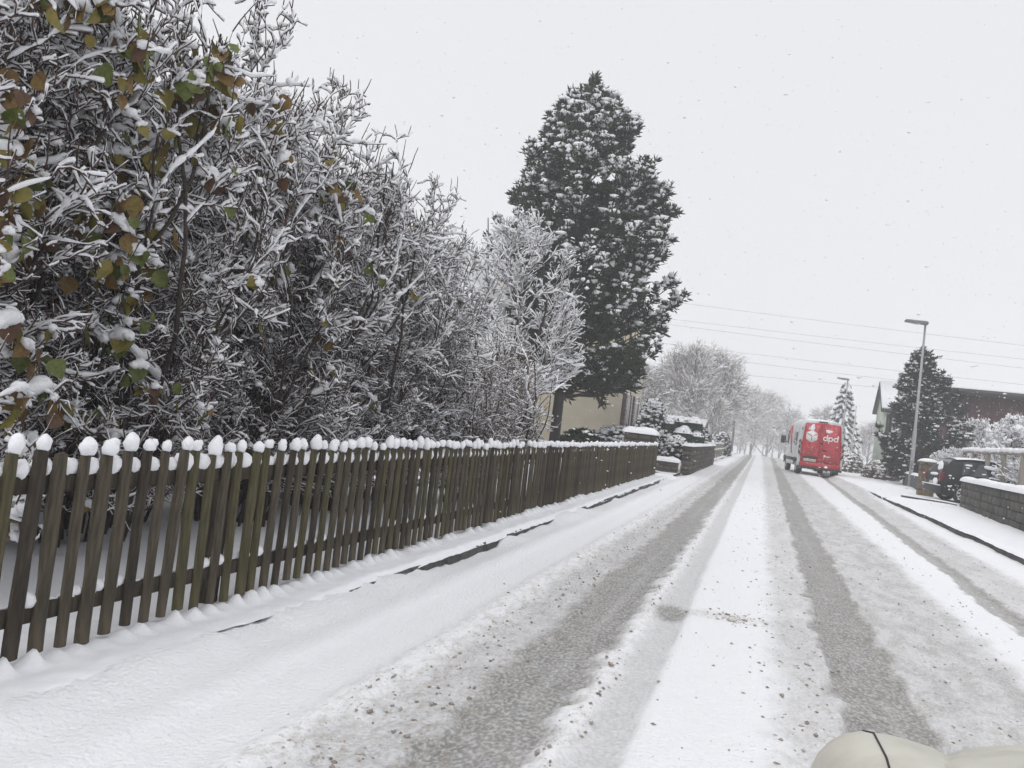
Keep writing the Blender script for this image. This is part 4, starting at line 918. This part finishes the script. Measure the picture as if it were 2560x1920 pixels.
place_tree(bt1, 'broad_tree', 'broad rusty brown bare tree above the snowy topiary', 'tree', (-6.2, 68, 0), .4, (1.0, 1.0, .98), GT)
place_tree(bt1, 'broad_tree', 'bare tree with snowy twigs just left of the road end', 'tree', (-4.2, 80, 0), 2.2, (.95, .95, 1.06), GT)
place_tree(bt2, 'birch_tree', 'tall drooping birch nearest the road end on the left', 'tree', (-3.2, 92, -.1), 1.1, (.85, .85, .95), GT)
place_tree(bt1, 'broad_tree', 'low bare tree partly hidden by the cream house corner', 'tree', (-10.2, 64, 0), 3.7, (.85, .85, .72), GT)
place_tree(bt1, 'broad_tree', 'small rust brown tree above the far left walls', 'tree', (-3.9, 64, 0), 5.0, (.42, .42, .48), GT)
GF = 'hazy trees where the street ends'
far = [(bt1, -1.8, 150, .2, 1.3, 'leftmost of the hazy trees filling the end of the street'), (bt1, 1.2, 165, 1.5, 1.55, 'broad hazy tree right over the end of the street'), (bt2, 4.6, 158, 2.5, 1.08, 'hazy tree between the road end and the van roof'),
       (bt1, 7.6, 175, 3.4, 1.15, 'low hazy tree just above the van roof'), (bt2, -6.5, 170, 4.2, 1.2, 'hazy tree behind the drooping birch'), (bt1, 10.6, 130, .9, 1.05, 'hazy bare tree behind the spruce on the right'), (bt1, 15.2, 125, 5.5, .8, 'hazy bare tree between the spruce and the green house'),
       (bt1, -14, 120, 2.8, 1.1, 'hazy bare tree seen past the cream house corner'), (bt1, 4.0, 185, 0.1, 1.2, 'low hazy tree at the back of the street end')]
for g_, x, y, rz, sc, lb in far: place_tree(g_, 'hazy_tree', lb, 'tree', (x, y, float(zt(y))), rz, sc, GF)

rng = np.random.default_rng(313); wood = MB()
for k in range(11):
    x = rng.uniform(-14, 13); y = rng.uniform(195, 260); h = rng.uniform(13, 19) * (1 - .018 * max(x - 2, 0)); z = float(zt(y))
    T = np.array([[[x, y, z - .5], [x + .2, y, z + h * .3], [x, y, z + h * .65], [x + .1, y, z + h * .96]]]); RTk = np.array([[.22, .18, .1, .03]])
    A0, R0 = kids(T, RTk, 18, rng, .2 * h, .38 * h, .8, .4, 5, .1, .15, None, .02, None, 0, .4, .05); A1, R1 = kids(A0, R0, 9, rng, .08 * h, .2 * h, .9, .1, 4, .14, .1, None, -.03, None, 0, .6, .035); A2, R2 = kids(A1, R1, 5, rng, .04 * h, .09 * h, 1.0, 0, 3, .15, .1, None, -.04, None, 0, .8, .03, .8)
    for A_, R_ in ((T, RTk), (A0, R0), (A1, R1), (A2, R2)): addt(wood, A_[:, ::2] if A_.shape[1] == 5 else A_, R_[:, ::2] if A_.shape[1] == 5 else R_, 3)
wood.obj('distant_wood', FARBARK, kind='stuff', label='hazy grey bare wood far beyond the end of the street', cat='wood')

# ------------------------------------------------------------------ delivery van
rng = np.random.default_rng(91)
van = thing('delivery_van', 'white and red delivery van seen from behind in the right lane', 'van', (2.86, 41.2, -.03), math.radians(5.0), scale=1.06)
ring = [(-1, 0), (-1.0, .06), (-1, .20), (-.995, .42), (-.965, .66), (-.93, .84), (-.86, .945), (-.72, .99), (-.4, 1.0), (0, 1.004)]
ring = ring + [(-x, z) for x, z in ring[:-1][::-1]]
st = [(0.0, .46, 2.58, .985), (.05, .42, 2.62, 1.0), (.6, .40, 2.66, 1.0), (3.6, .40, 2.66, 1.0), (4.1, .40, 2.60, 1.0), (4.45, .40, 2.42, .995), (4.95, .40, 1.80, .985), (5.25, .40, 1.36, .975), (5.65, .40, 1.18, .95), (5.86, .42, 1.0, .88), (5.92, .46, .85, .8)]
V_ = []; nr = len(ring)
for y, zb_, zt_, w in st:
    for x, z in ring: V_.append((x * w, y, zb_ + (zt_ - zb_) * z))
q = [(i * nr + j, (i + 1) * nr + j, (i + 1) * nr + j + 1, i * nr + j + 1) for i in range(len(st) - 1) for j in range(nr - 1)]
q += [(i * nr, i * nr + nr - 1, (i + 1) * nr + nr - 1, (i + 1) * nr) for i in range(len(st) - 1)]
n0 = len(V_); V_ += [(0, 0, 1.4), (0, 5.92, .65)]
tr_ = [(j, j + 1, n0) for j in range(nr - 1)] + [(nr - 1, 0, n0)] + [((len(st) - 1) * nr + j + 1, (len(st) - 1) * nr + j, n0 + 1) for j in range(nr - 1)]
mb = MB(); mb.add(V_, q, tr_); mb.obj('body', VANWHITE, van)
def rrect(pts, r, n=4):
    out = []
    m_ = len(pts)
    for k in range(m_):
        p0, p1, p2 = Vector(pts[k - 1]), Vector(pts[k]), Vector(pts[(k + 1) % m_]); a = (p0 - p1).normalized() * r + p1; b = (p2 - p1).normalized() * r + p1
        for i in range(n + 1):
            u = i / n; out.append(tuple(a * (1 - u) ** 2 + p1 * 2 * u * (1 - u) + b * u * u))
    return out
for s in (-1, 1):
    d = [(s * .006, .62), (s * .90, .62), (s * .885, 1.5), (s * .79, 2.48), (s * .006, 2.53)]
    mb = MB(); mb.prism(rrect(d, .07), 'y', -.028, -.004); dr = mb.obj('rear_door', VANRED, van, smooth=False)
    mb = MB(); mb.prism(rrect([(s * .05, 1.28), (s * .84, 1.28), (s * .80, 1.34), (s * .05, 1.34)], .02), 'y', -.036, -.0285); mb.obj('door_crease', VANRED, dr, smooth=False)
    for z in (.95, 1.5, 2.2):
        mb = MB(); mb.box(s * .90, s * .935, -.05, -.004, z - .05, z + .05); mb.obj('hinge', BLACKP if z < 1.6 else VANREDD, dr, smooth=False)
    # tail light cluster: four stacked lenses
    tl = MB(); tl.prism([(s * .93, .98), (s * 1.004, .98), (s * 1.002, 1.66), (s * .935, 1.66)], 'y', -.035, .10); tl = tl.obj('tail_light', BLACKP, van, smooth=False)
    for k, mm in enumerate((LENS, LENSW, LENS, LENSW, LENS)):
        z0_ = .99 + k * .132; mb = MB(); mb.box(min(s * .934, s * 1.002), max(s * .934, s * 1.002), -.046, -.0355, z0_, z0_ + .122); mb.obj('lens', mm, tl, smooth=False)
mb = MB(); mb.prism(rrect([(-.92, .40), (.92, .40), (.92, .612), (-.92, .612)], .04), 'y', -.05, -.004); mb.obj('lower_panel', VANRED, van, smooth=False)
mb = MB(); mb.bevel_box(-.98, .98, -.12, .25, .30, .395, .02); mb.obj('rear_bumper', BLACKP, van, smooth=False)
mb = MB(); mb.bevel_box(-.80, -.12, -.060, -.029, .80, .90, .01); mb.obj('plate_recess', BLACKP, van, smooth=False)
mb = MB(); mb.bevel_box(-.74, -.19, -.058, -.029, .655, .795, .008); mb.obj('number_plate', PLATE, van, smooth=False)
mb = MB(); mb.bevel_box(-.20, .20, -.03, .06, 2.545, 2.60, .01); mb.obj('brake_light', LENS, van, smooth=False)
mb = MB(); mb.revolve([(.0, -.05), (.045, -.05), (.055, -.04), (.055, -.028)], 18, 'y'); e = mb.obj('badge', BLACKP, van); e.location = (0, 0, 1.56)
for x, z, w in ((.07, 1.20, .16), (-.55, 1.50, .05), (.62, 1.30, .06)):
    mb = MB(); mb.bevel_box(x, x + w, -.055, -.029, z, z + .06, .008); mb.obj('door_handle', BLACKP, van, smooth=False)
# printed box emblem and lettering on the doors
LX, LZ, LR = -.47, 1.86, .30
hexp = [(LX + LR * math.sin(math.radians(60 * k)) * .98, LZ + LR * math.cos(math.radians(60 * k))) for k in range(6)]
mb = MB(); mb.prism(hexp, 'y', -.034, -.0285); em = mb.obj('box_emblem', PRINT, van, smooth=False)
def stroke(a, b, w, y0, y1):
    a, b = Vector(a), Vector(b); d = (b - a).normalized(); nrm = Vector((-d.y, d.x)) * w / 2
    return [tuple(a + nrm), tuple(b + nrm), tuple(b - nrm), tuple(a - nrm)], y0, y1
for a, b in (((LX - .24, LZ + .14), (LX + .012, LZ + .01)), ((LX, LZ + .02), (LX, LZ - .21)), ((LX + .09, LZ + .045), (LX + .24, LZ + .125))):
    pl, y0, y1 = stroke(a, b, .034, -.040, -.0345); mb = MB(); mb.prism(pl, 'y', y0, y1); mb.obj('emblem_line', VANRED, em, smooth=False)
def ring_letter(cx_, cz_, r, w, stem, up, down):
    """round letter bowl with a straight stem"""
    mb = MB(); s = 28; a = np.linspace(0, 2 * np.pi, s, endpoint=False); o = np.stack([np.cos(a), np.sin(a)], -1)
    v = np.concatenate([np.stack([cx_ + o[:, 0] * rr, np.full(s, y), cz_ + o[:, 1] * rr], -1) for y in (-.034, -.0285) for rr in (r, r - w)])
    qd = [(k, (k + 1) % s, s + (k + 1) % s, s + k) for k in range(s)] + [(k, 2 * s + k, 2 * s + (k + 1) % s, (k + 1) % s) for k in range(s)] + [(s + k, s + (k + 1) % s, 3 * s + (k + 1) % s, 3 * s + k) for k in range(s)]
    mb.add(v, qd); xs = cx_ + stem * (r - w / 2)
    mb.prism(rrect([(xs - w / 2, cz_ - down), (xs + w / 2, cz_ - down), (xs + w / 2, cz_ + up), (xs - w / 2, cz_ + up)], .02), 'y', -.0345, -.0283)
    return mb
for cx_, stem, up, down, nm in ((.14, 1, .20, .105, 'letter_d'), (.375, -1, .105, .20, 'letter_p'), (.61, 1, .20, .105, 'letter_d')):
    ring_letter(cx_, 1.80, .105, .048, stem, up, down).obj(nm, PRINT, van, smooth=False)
mb = MB(); mb.revolve([(.0, -.034), (.055, -.034), (.055, -.0285)], 16, 'y'); e = mb.obj('round_sticker', PRINT, van); e.location = (.18, 0, .98)
mb = MB(); mb.box(.25, .44, -.033, -.0285, .965, .99); mb.box(.25, .40, -.033, -.0285, .935, .955); mb.obj('small_print', PRINT, van, smooth=False)
mb = MB(); mb.prism([(-.46, 1.24), (-.40, 1.24), (-.40, 1.255), (-.44, 1.255), (-.40, 1.31), (-.40, 1.36), (-.45, 1.36), (-.45, 1.34), (-.42, 1.34), (-.42, 1.31), (-.46, 1.26)], 'y', -.033, -.0285); mb.obj('small_print', PRINT, van, smooth=False)
# snow stuck to the doors
for (x, z, w, h) in ((-.47, 2.26, .10, .13), (-.44, 2.40, .06, .05), (.28, 2.16, .15, .07), (.2, 2.2, .08, .04), (-.52, 2.2, .13, .05), (.75, .48, .12, .04), (-.6, .46, .2, .03)):
    mb = MB(); mb.blob((x, -.03, z), w, .018, h, rng, .18, 12, 7); mb.obj('stuck_snow', SNOWTWIG, van)
sp = MB()
for k in range(70):
    x, z = rng.uniform(-.85, .85), rng.uniform(.5, 2.4); r = rng.uniform(.005, .013); sp.blob((x * (1 - .06 * z), -.031, z), r, .008, r, rng, .2, 6, 4)
sp.obj('snow_specks', SNOWTWIG, van, kind='stuff')
mb = MB(); u = np.linspace(.02, 4.1, 24)
_x = np.linspace(-.84, .84, 11)
mb.add(np.stack([np.tile(_x, 24), np.repeat(u, 11), np.repeat(np.interp(u, [0, .05, .6, 3.6, 4.1], [2.58, 2.62, 2.66, 2.66, 2.60]), 11) + np.tile(np.interp(np.abs(_x), [0, .4, .72, .86], [.01, 0, -.022, -.125]), 24) + np.tile(.055 * np.sin(np.linspace(0, np.pi, 11)) ** .6 - .006, 24) * np.repeat(np.minimum(1, .1 + 3 * (u - .02)), 11)], -1), [(i * 11 + j, i * 11 + j + 1, i * 11 + 12 + j, i * 11 + 11 + j) for i in range(23) for j in range(10)]); mb.obj('roof_snow', SNOW, van, kind='stuff')
for s in (-1, 1):
    mb = MB(); mb.prism([(4.0, 1.40), (4.95, 1.40), (4.75, 1.75), (4.42, 2.08), (4.0, 2.12)], 'x', s * .94, s * 1.002); mb.obj('cab_window', GLASS, van, smooth=False)
    mb = MB(); mb.prism([(.9, 1.35), (2.0, 1.35), (2.0, 2.0), (.9, 2.0)], 'x', s * .94, s * .998); mb.obj('side_window', GLASS, van, smooth=False)
    mb = MB(); mb.prism([(2.25, .95), (2.7, .95), (3.8, 2.35), (3.35, 2.35)], 'x', s * .93, s * 1.004); mb.obj('red_stripe', VANRED, van, smooth=False)
    mb = MB(); mb.prism([(.25, .60), (5.5, .60), (5.5, .76), (.25, .76)], 'x', s * .97, s * 1.012); mb.obj('side_moulding', BLACKP, van, smooth=False)
    mi = MB(); mi.bevel_box(s * 1.20 - .12, s * 1.20 + .12, 4.58, 4.76, 1.42, 1.82, .04); mi.box(min(s * .97, s * 1.12), max(s * .97, s * 1.12), 4.64, 4.70, 1.48, 1.54); mi.obj('wing_mirror', BLACKP, van, smooth=False)
    for y in (.95, 4.85):
        M = Matrix.Translation((s * .82, y, .345)); w = MB(); w.revolve([(.20, -.10), (.32, -.115), (.345, -.09), (.345, .09), (.32, .115), (.20, .10)], 24, 'x', M); wh = w.obj('wheel', RUBBER, van)
        r_ = MB(); r_.revolve([(0.0, .085), (.06, .105), (.16, .095), (.205, .10), (.205, -.10), (.0, -.09)], 20, 'x', M @ (Matrix.Identity(4) if s > 0 else Matrix.Rotation(math.pi, 4, 'Z'))); r_.obj('rim', HUBCAP, wh)
        mb = MB(); a = np.linspace(0, np.pi, 13); mb.prism([(y + .44 * math.cos(k), .40 + .40 * math.sin(k)) for k in a] + [(y - .39, .40)] + [(y + .37 * math.cos(k), .40 + .34 * math.sin(k)) for k in a[::-1]], 'x', s * .985, s * 1.016); mb.obj('wheel_arch', BLACKP, van, smooth=False)
mb = MB(); mb.tube([(-.75, .95, .345), (.75, .95, .345)], [.06, .06], 8); mb.blob((0, .95, .345), .15, .15, .14, rng, .02); mb.obj('rear_axle', BLACKP, van)
mb = MB(); mb.box(-.6, -.5, .2, 5, .38, .44); mb.box(.5, .6, .2, 5, .38, .44); mb.tube([(.35, -.02, .30), (.35, 1.6, .34)], [.04, .04], 8); mb.obj('chassis', BLACKP, van, smooth=False)
for s in (-1, 1):
    mb = MB(); mb.box(s * .82 - .13, s * .82 + .13, .52, .535, .14, .42); mb.obj('mud_flap', BLACKP, van, smooth=False)

# ------------------------------------------------------------------ parked car in the drive
car = thing('parked_car', 'black hatchback dusted with snow parked in the drive behind the stone wall', 'car', (5.38, 27.95, .13), math.radians(6 - 90) )
# local: y forward (world +x), x to the right (world -y side is +x), rear at y=0
ringc = [(-.93, 0), (-1, .08), (-1, .42), (-.97, .58), (-.80, .86), (-.72, .95), (-.45, .995), (0, 1.0)]; ringc = ringc + [(-x, z) for x, z in ringc[:-1][::-1]]
stc = [(0, .28, .86, .80), (.06, .22, .98, .83), (.16, .20, 1.15, .85), (.42, .18, 1.36, .87), (.9, .18, 1.42, .88), (2.0, .18, 1.42, .88), (2.5, .18, 1.36, .88), (3.1, .18, .98, .88), (3.7, .2, .90, .86), (4.0, .24, .78, .80), (4.06, .3, .65, .74)]
nr = len(ringc); V_ = [(x * w, y, zb_ + (zt_ - zb_) * z) for y, zb_, zt_, w in stc for x, z in ringc]
q = [(i * nr + j, (i + 1) * nr + j, (i + 1) * nr + j + 1, i * nr + j + 1) for i in range(len(stc) - 1) for j in range(nr - 1)] + [(i * nr, i * nr + nr - 1, (i + 1) * nr + nr - 1, (i + 1) * nr) for i in range(len(stc) - 1)]
n0 = len(V_); V_ += [(0, 0, .55), (0, 4.06, .45)]; tr_ = [(j, j + 1, n0) for j in range(nr - 1)] + [(nr - 1, 0, n0)] + [((len(stc) - 1) * nr + j + 1, (len(stc) - 1) * nr + j, n0 + 1) for j in range(nr - 1)]
mb = MB(); mb.add(V_, q, tr_); mb.obj('body', CARBLACK, car)
mb = MB(); mb.add([(-.62, .07, .93), (.62, .07, .93), (.52, .40, 1.345), (-.52, .40, 1.345)], [(0, 1, 2, 3)]); mb.V[0][:, 1] -= .03; mb.obj('rear_window', GLASS, car, smooth=False)
for s in (-1, 1):
    for (ya, yb) in ((.55, 1.3), (1.38, 2.35)):
        mb = MB(); mb.add([(s * .87, ya, .90), (s * .87, yb, .90), (s * .725, yb - .05, 1.30), (s * .725, ya + .08, 1.30)], [(0, 1, 2, 3)]); mb.V[0][:, 0] += s * .012; mb.obj('side_window', GLASS, car, smooth=False)
    mb = MB(); mb.bevel_box(s * .70 - .08, s * .70 + .08, -.02, .12, .62, .92, .02); mb.obj('tail_light', LENS, car, smooth=False)
    for y in (.66, 3.2):
        M = Matrix.Translation((s * .79, y, .30)); w = MB(); w.revolve([(.20, -.08), (.285, -.09), (.30, -.07), (.30, .07), (.285, .09), (.20, .08)], 24, 'x', M); wh = w.obj('wheel', RUBBER, car)
        hb = MB(); Mr = M @ (Matrix.Identity(4) if s > 0 else Matrix.Rotation(math.pi, 4, 'Z')); hb.revolve([(.205, .06), (.205, .095), (.185, .092), (.185, .06)], 24, 'x', Mr)
        for k in range(9):
            hb.box(.07, .098, -.022, .022, .03, .19, Mr @ Matrix.Rotation(2 * math.pi * k / 9, 4, 'X'))
        hb.revolve([(0, .10), (.05, .10), (.055, .07)], 14, 'x', Mr); hb.obj('hubcap', HUBCAP, wh, smooth=False)
    mb = MB(); mb.bevel_box(s * .98 - .09, s * .98 + .09, 2.35, 2.47, .92, 1.06, .03); mb.obj('wing_mirror', BLACKP, car, smooth=False)
mb = MB(); mb.bevel_box(-.26, .26, -.025, .0, .50, .61, .006); mb.obj('number_plate', PLATE, car, smooth=False)
mb = MB(); mb.bevel_box(-.80, .80, -.05, .12, .24, .48, .03); mb.obj('rear_bumper', BLACKP, car, smooth=False)
mb = MB(); mb.bevel_box(-.85, .78, -.07, .02, .485, .515, .01); mb.blob((.35, -.02, .60), .20, .05, .12, rng, .12, 12, 7); mb.blob((.30, .12, .98), .20, .06, .28, rng, .14, 12, 8); mb.blob((-.2, .22, 1.12), .18, .06, .12, rng, .14, 12, 8); mb.blob((0.1, .02, .84), .42, .06, .05, rng, .12, 12, 7); mb.obj('rear_snow', SNOW, car)
u = np.linspace(.45, 2.3, 16); mb = MB(); mb.add(np.stack([np.tile(np.linspace(-.6, .6, 9), 16), np.repeat(u, 9), np.repeat(np.interp(u, [.4, .9, 2.0, 2.5], [1.36, 1.42, 1.42, 1.36]), 9) + np.tile(.05 * np.sin(np.linspace(0, np.pi, 9)) ** .5 - .006, 16)], -1), [(i * 9 + j, i * 9 + j + 1, i * 9 + 10 + j, i * 9 + 9 + j) for i in range(15) for j in range(8)]); mb.obj('roof_snow', SNOW, car, kind='stuff')
sp = MB()
for k in range(90):
    sp.blob((.865, rng.uniform(.2, 2.6), rng.uniform(.35, .85)), .008, rng.uniform(.01, .05), rng.uniform(.01, .03), rng, .25, 6, 4)
for k in range(22): sp.blob((rng.uniform(.78, .85), rng.uniform(.5, 2.4), rng.uniform(.9, 1.25)), .02, rng.uniform(.03, .16), rng.uniform(.02, .06), rng, .25, 8, 5)
sp.obj('snow_dusting', SNOWTWIG, car, kind='stuff')

# ------------------------------------------------------------------ cream bodywork at the lower right: nose of the vehicle the view is taken from
vel = thing('cream_vehicle', 'cream painted rounded vehicle nose with a dark seam at the lower right corner', 'vehicle', (.62, .62, -.03))
def hull(sta, name, m_, parent):
    V_ = []; S = 28
    for y, x, zb_, zt_, w in sta:
        for k in range(S):
            a = 2 * np.pi * k / S; cx_, sz_ = math.cos(a), math.sin(a)
            V_.append((x + w * math.copysign(abs(cx_) ** .75, cx_), y, (zb_ + zt_) / 2 + (zt_ - zb_) / 2 * math.copysign(abs(sz_) ** .8, sz_)))
    q = [(i * S + j, i * S + (j + 1) % S, (i + 1) * S + (j + 1) % S, (i + 1) * S + j) for i in range(len(sta) - 1) for j in range(S)]
    mb = MB(); mb.add(V_, q); return mb.obj(name, m_, parent)
# stations: y, x centre, bottom, top, half width (local to the empty)
hull([(-1.25, .16, .40, .46, .03), (-1.1, .16, .30, .58, .20), (-.6, .16, .16, .74, .38), (.1, .16, .12, .80, .52), (.7, .16, .13, .81, .54), (1.05, .16, .15, .79, .53), (1.32, .16, .18, .72, .42), (1.5, .16, .24, .62, .22), (1.6, .16, .34, .48, .10), (1.62, .16, .38, .42, .02)], 'body_shell', CREAMPAINT, vel)
for s in (-1, 1):
    xc = .16 + s * .45
    fs = [(.66, xc, .50, .56, .02), (.70, xc, .36, .65, .09), (.82, xc, .22, .705, .158), (1.0, xc, .18, .728, .186), (1.16, xc, .18, .716, .186), (1.30, xc, .20, .672, .165), (1.42, xc, .26, .59, .12), (1.48, xc, .36, .48, .03)]
    h_ = hull(fs, 'wheel_fairing', CREAMPAINT, vel); Pp = []
    for y, x, zb_, zt_, w in fs[2:7]:
        c_ = (.05 / w) ** (1 / .75); Pp.append((x - .05, y, (zb_ + zt_) / 2 + (zt_ - zb_) / 2 * math.sqrt(1 - c_ * c_) ** .8 + .0005))
    mb = MB(); mb.tube(Pp, .0022, 6); mb.obj('seam', SEAM, h_)
    w = MB(); w.revolve([(.15, -.03), (.24, -.035), (.26, 0), (.24, .035), (.15, .03)], 24, 'x', Matrix.Translation((xc, 1.06, .262))); wh = w.obj('wheel', RUBBER, vel)
    r_ = MB(); r_.revolve([(0, .035), (.155, .03), (.155, -.03), (0, -.035)], 20, 'x', Matrix.Translation((xc, 1.06, .262))); r_.obj('rim', HUBCAP, wh)
w = MB(); w.revolve([(.15, -.03), (.24, -.035), (.26, 0), (.24, .035), (.15, .03)], 24, 'x', Matrix.Translation((.16, -.75, .262))); w.obj('wheel', RUBBER, vel)

# ------------------------------------------------------------------ falling snow and the air
rng = np.random.default_rng(112)
N = 21000
P = np.stack([rng.uniform(-18, 16, N), 1.2 + 46 * rng.random(N) ** .8, rng.uniform(.15, 13, N)], -1)
P = P[np.linalg.norm(P - [0, 0, H_CAM], axis=1) > 6.5]
v, q, t_ = np.array([(1, 0, 0), (0, 1, 0), (-1, 0, 0), (0, -1, 0), (0, 0, 1), (0, 0, -1)], float), np.zeros((0, 4), int), [(0, 1, 4), (1, 2, 4), (2, 3, 4), (3, 0, 4), (1, 0, 5), (2, 1, 5), (3, 2, 5), (0, 3, 5)]; N = len(P); s = .006 + .010 * rng.random(N) ** 1.6 * np.where(rng.random(N) < .05, 1.5, 1)
V_ = v[None] * (1 + .35 * rng.normal(0, 1, (N, len(v), 1))) * np.stack([s * rng.uniform(1, 2.0, N), s, s * rng.uniform(.7, 1.1, N)], -1)[:, None] + P[:, None]
off = (np.arange(N) * len(v))[:, None, None]; mb = MB(); mb.add(V_.reshape(-1, 3), (np.array(q)[None] + off).reshape(-1, 4), (np.array(t_)[None] + off).reshape(-1, 3))
mb.obj('snowflakes', SNOWTWIG, kind='stuff', label='large snowflakes falling through the air over the street', cat='snowflakes')

hz = bpy.data.materials.new('snow_haze'); hz.use_nodes = True; nn = hz.node_tree.nodes; nn.remove(nn['Principled BSDF'])
pv = nn.new('ShaderNodeVolumePrincipled'); pv.inputs['Color'].default_value = (.97, .975, .99, 1); pv.inputs['Density'].default_value = 0.0031; pv.inputs['Anisotropy'].default_value = 0.0
hz.node_tree.links.new(pv.outputs[0], nn['Material Output'].inputs['Volume'])
mb = MB(); mb.box(-260, 260, -60, 420, -14, 24); hb = mb.obj('haze', hz, kind='stuff', smooth=False, label='pale snow haze filling the air', cat='haze')
